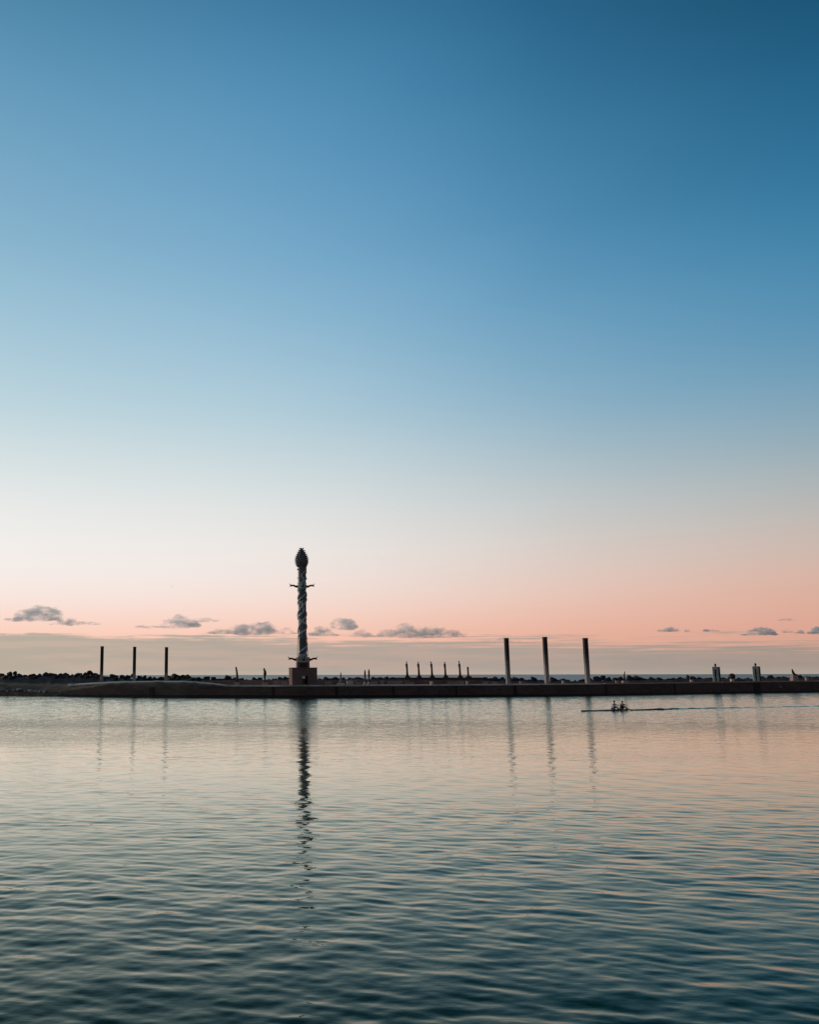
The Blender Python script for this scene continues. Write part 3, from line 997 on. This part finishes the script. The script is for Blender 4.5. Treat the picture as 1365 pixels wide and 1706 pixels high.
# pair of slim pointed totems
for u, vt, lab in ((608.4, 1116, 'slim dark blunt totem on pale flared feet, shorter of a pair'), (615.0, 1114.4, 'slim dark pointed totem on pale flared feet, taller of a pair')):
    S = Stat('totem', u, 1142, 3.4, lab, 'totem', 'pair of slim totems', zbase=deck_z(u) - 0.03)
    S.stem('foot', [(u - 1.4, 1142.5, 2.9), (u - 1.0, 1139.5, 2.2), (u - 0.4, 1136.5, 1.5), (u, 1134, 1.2)], 'pedestal_pale', 10)
    S.stem('stem', [(u, 1136, 1.5), (u, 1131, 1.55), (u, 1128, 1.2)], 'ceramic_brown')
    S.stem('body', [(u, 1129, 1.25), (u, 1125, 1.55), (u, vt + 5, 1.5), (u, vt + 2.0, 1.1), (u, vt, 0.3 if u > 610 else 0.8)], 'ceramic_dark')
# row of five tall statues on the terrace
zt = zpix(720, 1128.6, 19)
row = ((678.9, 1101.4, 0.0, 'tall dark slim statue with small head, at the row end nearest the slim totems'),
       (698.4, 1102.2, 0.1, 'tall dark slim statue with small head, second in the row from the slim totems'),
       (720.2, 1101.9, -1.2, 'tall dark slim statue with bent-over head, middle of the row of five'),
       (742.6, 1102.2, 0.4, 'tall dark slim statue with small head, fourth in the row from the slim totems'),
       (767.0, 1100.6, -0.8, 'tall dark slim statue with hooked head, next to the short bare post'))
for u, vt, hk, lab in row:
    S = Stat('terrace_statue', u, 1128.6, 20, lab, 'statue', 'five tall statues on the terrace', zbase=zpix(u, 1128.6, 19) - 0.02)
    S.block('pedestal', u - 3.7, u + 4.1, 1126.4, 1128.9, 'pedestal_dark', 0.92)
    S.block('pedestal_step', u - 2.3, u + 2.7, 1124.8, 1126.6, 'pedestal_dark', 0.8)
    du = -0.9
    S.stem('shaft', [(u + 0.2, 1125, 1.9), (u, 1120, 1.65), (u - 0.1, 1115, 1.5), (u - 0.3, 1111, 1.6), (u + du * 0.7, 1108.4, 1.95), (u + du * 0.7, 1106.6, 1.9), (u + du * 0.7, 1105.3, 1.1)], 'ceramic_dark')
    S.stem('head', [(u + du * 0.7, 1105.8, 0.9), (u + du * 0.6, 1104.4, 0.7), (u + du * 0.6 + hk * 0.4, vt + 1.4, 0.95), (u + du * 0.6 + hk, vt + 0.5, 0.75), (u + du * 0.6 + hk * 1.5, vt + 0.1, 0.25)], 'ceramic_dark')
S = Stat('short_post', 780.6, 1128.6, 20, 'short plain brown post on a dark base at the end of the statue row', 'post', zbase=zpix(780, 1128.6, 19) - 0.02)
S.block('pedestal', 776.6, 785.4, 1126.0, 1128.9, 'pedestal_dark', 0.85)
S.stem('shaft', [(780.8, 1126.4, 1.6), (780.5, 1119, 1.45), (780.4, 1111.6, 1.5)], 'ceramic_brown', 10)
S.stem('cap', [(780.4, 1112.4, 1.7), (780.4, 1110.9, 1.7)], 'ceramic_dark', 10)
# small pale pedestals and bollards along the deck
for u0, u1, v0, v1, m, lab, nm in ((716.6, 721.8, 1134.6, 1141.6, 'pedestal_pale', 'small pale pedestal below the middle terrace statue', 'pedestal'),
                                   (776.4, 780.2, 1134.6, 1141.4, 'pedestal_pale', 'small pale upright pedestal below the short brown post', 'pedestal'),
                                   (865.6, 869.8, 1134.4, 1140.8, 'wall_panel', 'low grey bollard beside the pale-footed post nearest the terrace', 'bollard'),
                                   (936.0, 940.2, 1133.6, 1140.4, 'pedestal_pale', 'low pale bollard between the middle and last tall posts', 'bollard'),
                                   (1025.4, 1031, 1133.6, 1139.4, 'pedestal_pink', 'small pinkish block next to the thin blade statue', 'block'),
                                   (1342, 1347, 1127.8, 1134.6, 'wall_panel', 'low pale stump pedestal past the perched bird statue', 'pedestal')):
    uc = (u0 + u1) / 2
    S = Stat(nm, uc, v1, 3.0, lab, nm, zbase=deck_z(uc) - 0.03)
    S.block('body', u0 + 0.4, u1 - 0.4, v0 + 0.8, v1 + 1.5, m, 0.94)
    S.block('top', u0, u1, v0, v0 + 1.0, m, 1.0, None, 0.03)
    S.block('base', u0 - 0.4, u1 + 0.4, v1 - 1.0, v1 + 1.5, m, 0.95, None, 0.02)
# thin blade
S = Stat('statue', 1041.6, 1139, 3.2, 'thin dark upright blade statue on a wide pinkish block', zbase=deck_z(1041) - 0.03)
S.block('pedestal', 1036.8, 1046.4, 1133.8, 1140.5, 'pedestal_pink', 0.95)
S.stem('blade', [(1041.2, 1134, 1.2), (1040.8, 1128, 1.3), (1041.0, 1123.5, 1.1), (1042.0, 1119.5, 0.6), (1042.4, 1117.6, 0.15)], 'ceramic_dark', 7)
# balls on pale stumps
for u, r, vt, lab in ((1152.6, 3.2, 1126.5, 'small dark ball on a pale stump before the boulders'), (1221.0, 5.1, 1121.6, 'big dark round ball on a pale stump between the grey figures')):
    S = Stat('ball_statue', u, 1138, 3.0, lab, 'statue', zbase=deck_z(u) - 0.03)
    S.block('stump', u - 2.6 * r / 4.4 - 0.6, u + 1.6, vt + 2 * r - 1.2, 1139.6, 'pedestal_pale', 0.9)
    me = blob_mesh('ball', 'ceramic_dark', 3, 0.06, 1.2, int(u), (1, 1, 0.96), False)
    o = link_obj('ball', me, S.T)
    o.scale = (r * S.px,) * 3
    o.location = (0, 0, S.z(vt + r))
# two-legged grey figures
for u, vt, lab in ((1194.8, 1105.2, 'tall grey two-legged slab figure with a small round head beside the big dark ball'), (1261.8, 1104.4, 'tall grey two-legged slab figure with a small round head nearest the perched bird')):
    S = Stat('slab_figure', u, 1138, 3.0, lab, 'statue', 'grey two-legged figures', zbase=deck_z(u) - 0.03)
    vs_ = vt + 5.4
    S.T.rotation_euler.z = R(-24)
    S.block('leg', u - 5.8, u - 2.6, vs_ + 4.5, 1139, 'figure_grey', 0.98, 1.1)
    S.block('leg', u - 0.4, u + 3.2, vs_ + 4.5, 1139, 'figure_grey', 0.98, 1.1)
    S.block('slot_panel', u - 2.8, u - 0.2, vs_ + 4.0, 1139, 'pedestal_dark', 1.0, 0.4, 0.0)
    S.block('shoulders', u - 5.8, u + 3.2, vs_, vs_ + 4.6, 'figure_grey', 0.97, 1.1)
    S.block('side_slab', u + 3.1, u + 5.6, vs_ + 0.3, 1139, 'pedestal_dark', 0.97, 1.0)
    S.block('base', u - 6.4, u + 5.8, 1137.4, 1140.5, 'figure_grey', 1.0, 1.6)
    S.stem('head', [(u - 0.8, vs_ + 0.6, 0.9), (u - 0.8, vs_ - 0.8, 1.0), (u - 0.8, vs_ - 2.2, 1.6), (u - 0.8, vs_ - 3.8, 1.65), (u - 0.8, vt + 0.3, 0.8), (u - 0.8, vt, 0.2)], 'ceramic_dark', 10)
# perched bird
S = Stat('bird_statue', 1323, 1136, 3.0, 'dark perched bird statue with drooping tail on a pinkish pedestal', 'statue', zbase=deck_z(1323) - 0.03)
S.block('pedestal', 1318.4, 1329, 1124.6, 1137.4, 'pedestal_pink', 0.78)
b_ = S.stem('body', [(1325.6, 1124.8, 1.0), (1323.6, 1122, 1.9), (1322.6, 1119.4, 1.9), (1322.0, 1117.2, 1.2), (1321.8, 1115.6, 1.1), (1322.0, 1114.4, 0.4)], 'ceramic_dark')
S.stem('beak', [(1321.4, 1115.6, 0.6), (1320.2, 1116.2, 0.15)], 'ceramic_dark', 6, b_)
S.stem('tail', [(1324.4, 1122.6, 1.4), (1328.6, 1124.2, 1.0), (1333, 1127.4, 0.5)], 'ceramic_dark', 7)

# turquoise dome tent on the bank
p = at_y(120.4, 1140.6, front_y(120) + 6.5)
px = p.y / F_PX
T = thing('dome_tent', (p.x, p.y, p.z - 0.15), 'small turquoise dome at the low end of the pale path', 'tent')
bm = bmesh.new()
bmesh.ops.create_uvsphere(bm, u_segments=16, v_segments=10, radius=1.0)
bmesh.ops.bisect_plane(bm, geom=bm.verts[:] + bm.edges[:] + bm.faces[:], plane_co=(0, 0, 0), plane_no=(0, 0, -1), clear_outer=True)
for v in bm.verts:
    v.co = Vector((v.co.x * 4.6 * px, v.co.y * 4.0 * px, v.co.z * 4.4 * px))
bm_obj('fabric', bm, 'tent', T, True)
for a in (0.7, -0.7):
    pts = [(math.cos(a) * 4.64 * px * math.cos(t), math.sin(a) * 4.1 * px * math.cos(t), 4.46 * px * math.sin(t)) for t in [math.pi * i / 12 for i in range(13)]]
    tube('pole', pts, 0.03, 'rigger', T, 5)


# ------------------------------------------------------------------ birds
def bird(name, loc, span, m, label, rz, flap):
    T = thing(name, loc, label, 'bird', None, rz)
    k = span
    tube('body', [(-0.24 * k, 0, 0.01 * k), (-0.12 * k, 0, 0), (0, 0, 0), (0.12 * k, 0, 0.02 * k), (0.17 * k, 0, 0.03 * k), (0.22 * k, 0, 0.02 * k)], [0.012 * k, 0.04 * k, 0.055 * k, 0.04 * k, 0.032 * k, 0.006 * k], m, T, 8)
    for s in (-1, 1):
        v, f = [], []
        for i in range(7):
            t = i / 6
            yy = s * 0.5 * k * t
            zz_ = k * (flap * math.sin(t * 1.9) * 0.5)
            ch = 0.09 * k * (1 - t * 0.75)
            xo = 0.03 * k - 0.10 * k * t * t
            v += [(xo + ch * 0.5, yy, zz_), (xo, yy, zz_ + 0.012 * k), (xo - ch * 0.5, yy, zz_), (xo, yy, zz_ - 0.004 * k)]
            if i:
                a, b = (i - 1) * 4, i * 4
                for q in range(4):
                    f.append((a + q, a + (q + 1) % 4, b + (q + 1) % 4, b + q))
        mesh_obj('wing', v, f, m, T, True)
    mesh_obj('tail', [(-0.2 * k, -0.03 * k, 0.01 * k), (-0.2 * k, 0.03 * k, 0.01 * k), (-0.33 * k, 0.06 * k, 0.012 * k), (-0.33 * k, -0.06 * k, 0.012 * k), (-0.2 * k, 0, 0.025 * k), (-0.33 * k, 0, 0.02 * k)],
             [(0, 1, 2, 3), (0, 4, 5, 3), (1, 2, 5, 4)], m, T)


bird('bird', at_y(287, 977.8, 150), 0.42, 'bird_dark', 'small dark bird flying alone in the open sky', 0.4, 0.5)
bird('gull', at_y(1301.5, 1144.6, front_y(1300) - 1.2), 1.25, 'bird_white', 'white bird skimming past the dark pier wall near the slab figures', 0.3, 0.55)
bird('gull', at_y(689.2, 1152.2, front_y(689) - 0.8), 0.42, 'bird_white', 'tiny white bird against the dark pier wall below the statue terrace', 1.2, 0.4)


# ------------------------------------------------------------------ rowing boat and rowers
def build_boat():
    a, b = BOAT_A, BOAT_B
    d = (b - a)
    L = d.length
    d.normalize()
    rz = math.atan2(d.y, d.x)
    mid_ = (a + b) / 2
    T = thing('rowing_boat', (mid_.x, mid_.y, 0.0), 'long thin dark rowing shell gliding on the water with two rowers', 'boat', None, rz)
    verts, faces = [], []
    n, k = 40, 12
    for i in range(n + 1):
        t = i / n * 2 - 1
        w = 0.02 + 0.23 * (1 - abs(t) ** 2.2)
        hd = 0.13 + 0.05 * abs(t) ** 3 + (0.07 * math.exp(-((t) / 0.32) ** 4))
        for j in range(k):
            q = 2 * math.pi * j / k
            zz_ = math.sin(q)
            verts.append((t * L / 2, math.cos(q) * w, 0.02 + (zz_ * hd if zz_ > 0 else zz_ * 0.14)))
    for i in range(n):
        for j in range(k):
            faces.append((i * k + j, i * k + (j + 1) % k, (i + 1) * k + (j + 1) % k, (i + 1) * k + j))
    faces.append(tuple(range(k)))
    faces.append(tuple(n * k + j for j in reversed(range(k))))
    mesh_obj('hull', verts, faces, 'hull', T, True)
    inv = Matrix.Rotation(-rz, 3, 'Z')

    def loc(u):
        p = at_y(u, 1184, mid_.y + (at_z(u, 1184).y - mid_.y) * 0)
        t = (p.x - mid_.x) / math.cos(rz)
        return t
    tube('bow_ball', [(-L / 2 - 0.04, 0, 0.06), (-L / 2 + 0.03, 0, 0.06)], 0.05, 'white_paint', T, 8)
    for i, u in enumerate((1020.6, 1037.6)):
        x = loc(u)
        box('seat', (x, 0, 0.2), (0.26, 0.3, 0.05), 'rigger', T, bevel=0.01)
        box('foot_stretcher', (x + 0.78, 0, 0.08), (0.06, 0.3, 0.26), 'rigger', T, shift=(0.1, 0))
        for s in (-1, 1):
            tube('rigger', [(x + 0.25, s * 0.22, 0.2), (x + 0.55, s * 0.8, 0.3), (x + 0.75, s * 0.22, 0.2)], 0.02, 'rigger', T, 5)
            tube('oarlock', [(x + 0.55, s * 0.8, 0.28), (x + 0.55, s * 0.8, 0.42)], 0.03, 'rigger', T, 6)
        rower(T.matrix_basis.copy() if False else Matrix.Translation((mid_.x, mid_.y, 0)) @ Matrix.Rotation(rz, 4, 'Z') @ Matrix.Translation((x, 0, 0.25)), i)


def skin_obj(name, pts, edges, m, parent=None, root=0):
    """pts: dict name -> (co, radius)"""
    keys = list(pts)
    idx = {k: i for i, k in enumerate(keys)}
    me = bpy.data.meshes.new(name)
    me.from_pydata([pts[k][0] for k in keys], [(idx[a], idx[b]) for a, b in edges], [])
    me.materials.append(MATS[m])
    o = link_obj(name, me, parent)
    sk = o.modifiers.new('skin', 'SKIN')
    sk.use_smooth_shade = True
    lay = me.skin_vertices[0] if me.skin_vertices else None
    if lay is None:
        me.attributes  # noqa
    for i, k in enumerate(keys):
        r = pts[k][1]
        lay.data[i].radius = (r, r) if not isinstance(r, tuple) else r
        lay.data[i].use_root = (i == root)
    sb = o.modifiers.new('subdivision', 'SUBSURF')
    sb.levels = sb.render_levels = 1
    return o


def rower(M, i):
    lean = 0.10 if i == 0 else 0.05
    name = 'person'
    T = thing(name, (0, 0, 0), ('rower in a pale shirt seated in the thin shell, arms stretched to the oars' if i == 0 else
                                'rower in a black shirt seated in the thin shell, arms stretched to the oars'), 'person', 'two rowers in the shell')
    T.matrix_world = M @ Matrix.Diagonal((1.22, 1.25, 1.16, 1))
    hx, hz = 0.66, 0.50          # hand position
    P = {'pelvis': ((0, 0, 0.12), 0.15), 'belly': ((0.02 + lean * 0.3, 0, 0.3), 0.155), 'chest': ((0.04 + lean, 0, 0.52), 0.175), 'neck0': ((0.05 + lean * 1.3, 0, 0.66), 0.075),
         'neck': ((0.06 + lean * 1.4, 0, 0.73), 0.058), 'jaw': ((0.09 + lean * 1.5, 0, 0.80), 0.075), 'skull': ((0.075 + lean * 1.5, 0, 0.89), 0.095), 'crown': ((0.07 + lean * 1.5, 0, 0.955), 0.06),
         'nose': ((0.185 + lean * 1.5, 0, 0.85), 0.018)}
    E = [('pelvis', 'belly'), ('belly', 'chest'), ('chest', 'neck0'), ('neck0', 'neck'), ('neck', 'jaw'), ('jaw', 'skull'), ('skull', 'crown'), ('skull', 'nose')]
    for s, q in ((1, 'L'), (-1, 'R')):
        P['sh' + q] = ((0.05 + lean, s * 0.19, 0.60), 0.07)
        P['el' + q] = ((0.33 + lean, s * 0.25, 0.50), 0.045)
        P['wr' + q] = ((hx - 0.08 + lean, s * 0.21, hz), 0.03)
        P['pa' + q] = ((hx + lean, s * 0.20, hz), 0.032)
        E += [('chest', 'sh' + q), ('sh' + q, 'el' + q), ('el' + q, 'wr' + q), ('wr' + q, 'pa' + q)]
        for f in range(4):
            off = s * (0.032 - 0.021 * f)
            ln = (0.05, 0.056, 0.053, 0.042)[f]
            P[f'k{f}{q}'] = ((hx + 0.05 + lean, s * 0.20 + off, hz + 0.02), 0.010)
            P[f't{f}{q}'] = ((hx + 0.035 + ln + lean, s * 0.20 + off, hz - 0.018), 0.009)
            P[f'e{f}{q}'] = ((hx + 0.02 + ln * 0.5 + lean, s * 0.20 + off, hz - 0.05), 0.008)
            E += [('pa' + q, f'k{f}{q}'), (f'k{f}{q}', f't{f}{q}'), (f't{f}{q}', f'e{f}{q}')]
        P['th' + q] = ((hx - 0.01 + lean, s * 0.155, hz - 0.03), 0.011)
        P['tt' + q] = ((hx + 0.035 + lean, s * 0.15, hz - 0.045), 0.009)
        E += [('pa' + q, 'th' + q), ('th' + q, 'tt' + q)]
        P['hip' + q] = ((0.06, s * 0.10, 0.10), 0.10)
        P['kn' + q] = ((0.46, s * 0.12, 0.32), 0.065)
        P['an' + q] = ((0.76, s * 0.10, 0.02), 0.042)
        P['to' + q] = ((0.88, s * 0.10, 0.10), 0.035)
        E += [('pelvis', 'hip' + q), ('hip' + q, 'kn' + q), ('kn' + q, 'an' + q), ('an' + q, 'to' + q)]
    skin_obj('body', P, E, 'skin', T)
    g = 1.13
    K = ('belly', 'chest', 'shL', 'shR', 'elL', 'elR', 'pelvis')
    Q = {k: (P[k][0], P[k][1] * g) for k in K}
    for q in 'LR':
        Q['el' + q] = (tuple(Vector(P['sh' + q][0]).lerp(Vector(P['el' + q][0]), 0.7)), 0.062)
    skin_obj('shirt', {k: Q[k] for k in K}, [('pelvis', 'belly'), ('belly', 'chest'), ('chest', 'shL'), ('chest', 'shR'), ('shL', 'elL'), ('shR', 'elR')],
             'shirt_pale' if i == 0 else 'shirt_black', T)
    Q = {'pelvis': (P['pelvis'][0], 0.175)}
    for q in 'LR':
        Q['hip' + q] = (P['hip' + q][0], 0.118)
        Q['kn' + q] = (tuple(Vector(P['hip' + q][0]).lerp(Vector(P['kn' + q][0]), 0.85)), 0.088)
    skin_obj('shorts', Q, [('pelvis', 'hipL'), ('pelvis', 'hipR'), ('hipL', 'knL'), ('hipR', 'knR')], 'shorts', T)
    me = blob_mesh('hair', 'hair', 3, 0.08, 3.0, 5 + i, (0.115, 0.105, 0.10), False)
    o = link_obj('hair', me, T)
    o.location = (0.045 + lean * 1.5, 0, 0.935)
    # oars: one each side, held in the hands, through the oarlock, blade resting on the water
    for s in (-1, 1):
        h = M @ Vector((hx + 0.03 + lean, s * 0.20, hz - 0.02))
        lock = M @ Vector((0.55, s * 0.8, 0.12))
        dirv = (lock - h).normalized()
        end = h + dirv * ((h.z - 0.03) / max(0.02, -dirv.z))
        if (end - h).length > 2.75:
            end = h + dirv * 2.75
        O = thing('oar', h, ('oar' + (' on the near side' if s < 0 else ' on the far side') + ' held by the rower in the ' + ('pale' if i == 0 else 'black') + ' shirt'), 'oar', 'oars of the rowing shell')
        e = end - h
        tube('shaft', [-dirv * 0.12, e * 0.5, e], [0.02, 0.022, 0.018], 'oar', O, 7)
        tube('grip', [-dirv * 0.14, dirv * 0.12], 0.026, 'hull', O, 8)
        bd = Vector((dirv.x, dirv.y, 0)).normalized()
        sd_ = Vector((-bd.y, bd.x, 0))
        bm = bmesh.new()
        q = []
        for t, w in ((-0.05, 0.03), (0.1, 0.10), (0.35, 0.12), (0.45, 0.11)):
            for sg, dz in ((-1, 0.0), (1, 0.0), (1, 0.02), (-1, 0.02)):
                q.append(bm.verts.new(e + bd * t + Vector((0, 0, sg * w * 0.75 + 0.02)) + sd_ * (dz - 0.01)))
        for r_ in range(3):
            for j in range(4):
                bm.faces.new((q[r_ * 4 + j], q[r_ * 4 + (j + 1) % 4], q[r_ * 4 + 4 + (j + 1) % 4], q[r_ * 4 + 4 + j]))
        bm.faces.new(q[0:4])
        bm.faces.new(q[12:16])
        bm_obj('blade', bm, 'oar', O)


build_boat()


# ------------------------------------------------------------------ clouds: real volumes far out over the sea
def cloud_mat(name, dens, seed):
    m = bpy.data.materials.new(name)
    m.use_nodes = True
    nt = m.node_tree
    nt.nodes.clear()
    new, link, put, M_, VM, MIX, SM, NOI = nodes(nt)
    pv = new('ShaderNodeVolumePrincipled')
    pv.inputs['Color'].default_value = CLOUD_COL
    pv.inputs['Anisotropy'].default_value = 0.2
    tcn = new('ShaderNodeTexCoord')
    n1 = NOI(VM('ADD', VM('MULTIPLY', tcn.outputs['Object'], (0.55, 0.55, 1.0)), (seed * 911.0, seed * 377.0, 0)), 0.011, 6, 0.66)
    link(M_('MULTIPLY', SM(n1, 0.37, 0.64), dens * 1.35), pv.inputs['Density'])
    o = new('ShaderNodeOutputMaterial')
    link(pv.outputs[0], o.inputs['Volume'])
    return m


CLOUD_COL = (0.94, 1.0, 0.995, 1)
CLOUD_D = 13000.0


def cloud(u0, u1, v0, v1, label, group, dens=0.012, seed=0, lumps=None, dist=CLOUD_D, bias=0.5):
    rs = random.Random(seed)
    c = at_y((u0 + u1) / 2, v1, dist)
    px = at_y((u0 + u1) / 2 + 0.5, v1, dist).x - at_y((u0 + u1) / 2 - 0.5, v1, dist).x
    W, H = (u1 - u0) * px, (v1 - v0) * px * 0.84
    bm = bmesh.new()
    n = lumps or max(5, int((u1 - u0) / 6))
    for i in range(n):
        t = (i + rs.uniform(0.1, 0.9)) / n
        env = max(0.16, (math.sin(math.pi * min(1, max(0, t ** (math.log(0.5) / math.log(bias))))) ** 0.55) * rs.choice((0.35, 0.5, 0.6, 0.8, 1.0)))
        rz_ = H * 0.5 * env
        rx = max(rz_ * rs.uniform(1.3, 2.8), W / n * 1.2)
        x = (t - 0.5) * (W - rx * 1.2)
        z = rz_ * rs.uniform(0.65, 0.95)
        mt = Matrix.Translation((x, rs.uniform(-0.3, 0.3) * H, z)) @ Matrix.Diagonal((rx, max(rz_ * 1.6, H * 0.5), rz_, 1))
        bmesh.ops.create_icosphere(bm, subdivisions=3, radius=1.0, matrix=mt)
    me = bpy.data.meshes.new('cloud')
    bm.to_mesh(me)
    bm.free()
    tmp = bpy.data.objects.new('tmp', me)
    COL.objects.link(tmp)
    rm = tmp.modifiers.new('r', 'REMESH')
    rm.mode = 'VOXEL'
    rm.voxel_size = max(H / 26, W / 170)
    dg = bpy.context.evaluated_depsgraph_get()
    me2 = bpy.data.meshes.new_from_object(tmp.evaluated_get(dg))
    bpy.data.objects.remove(tmp)
    nv = len(me2.vertices)
    co = np.empty(nv * 3, np.float32)
    me2.vertices.foreach_get('co', co)
    co = co.reshape(-1, 3)
    off = Vector((seed * 13.7, seed * 5.1, 0))
    fr = 1.0 / (H * 0.55)
    for i in range(nv):
        p = Vector(co[i])
        q = Vector((p.x * fr * 0.8, p.y * fr, p.z * fr)) + off
        d = mnoise.noise_vector(q) * 0.20 * H + mnoise.noise_vector(q * 2.3) * 0.13 * H + mnoise.noise_vector(q * 5.1) * 0.07 * H
        k = min(1.0, max(0.25, p.z / (H * 0.35)))
        co[i] = (p.x + d.x * 1.3, p.y + d.y, p.z + d.z * k)
    me2.vertices.foreach_set('co', co.ravel())
    me2.materials.clear()
    me2.materials.append(cloud_mat('cloud_air', dens, seed))
    o = link_obj('cloud', me2)
    o.location = c
    tag(o, label, 'cloud', group)


GC = 'low clouds over the sea horizon'
cloud(8, 110, 1002, 1034, 'largest grey cumulus cloud, low over the earth bank', GC, 0.0065, 1, 15, bias=0.55)
cloud(78, 170, 1024, 1041, 'ragged low cloud strip trailing under the largest cloud', GC, 0.007, 2, 13)
cloud(228, 338, 1018, 1046, 'grey cloud with long thin tail and tufted end', GC, 0.0065, 3, 14, bias=0.72)
cloud(344, 494, 1028, 1056, 'wide flat-bottomed grey cloud touching the tower shaft', GC, 0.0065, 4, 20, bias=0.6)
cloud(512, 568, 1038, 1059, 'small flat cloud just past the tower shaft', GC, 0.008, 5, 8, bias=0.35)
cloud(552, 592, 1024, 1049, 'upright tufted cloud puff above the small flat cloud by the tower', GC, 0.007, 6, 7)
cloud(588, 628, 1036, 1061, 'broken cloud scrap between the tufted puff and the long grey cloud', GC, 0.0045, 7, 7)
cloud(626, 782, 1034, 1061, 'long grey cloud above the row of five statues', GC, 0.0065, 8, 20, bias=0.4)
cloud(486, 640, 1050, 1060, 'thin flat cloud streak passing behind the tower shaft', GC, 0.006, 21, 14)
cloud(700, 792, 1046, 1058, 'thin ragged end of the long cloud over the statue row', GC, 0.006, 22, 10)
cloud(318, 372, 1024, 1036, 'pale thin wisp above the gap between the tufted and the wide cloud', GC, 0.005, 23, 7)
cloud(802, 880, 1058, 1070, 'faint thin cloud wisp beside the pale-footed post nearest the terrace', GC, 0.004, 9, 9)
cloud(1094, 1136, 1038, 1052, 'small dark oval cloud with two smaller puffs beside it', GC, 0.022, 10, 7)
cloud(1141, 1160, 1041, 1053, 'tiny round cloud puff next to the small dark oval cloud', GC, 0.022, 11, 5)
cloud(1170, 1198, 1042, 1052, 'faint tiny cloud last of three in line', GC, 0.014, 12, 5)
cloud(1238, 1298, 1039, 1058, 'grey cloud with humped top above the grey two-legged figures', GC, 0.017, 13, 9)
cloud(1304, 1321, 1044, 1054, 'tiny cloud puff right beside the humped grey cloud', GC, 0.022, 14, 5)
cloud(1327, 1341, 1042, 1055, 'tiny slanted cloud scrap above the perched bird statue', GC, 0.02, 15, 5)
cloud(1344, 1392, 1041, 1056, 'grey cloud beyond the perched bird statue running out of view', GC, 0.018, 16, 7)
cloud(1294, 1326, 1027.5, 1033.5, 'thin flat cloud streak floating over the humped grey cloud', GC, 0.024, 17, 6)
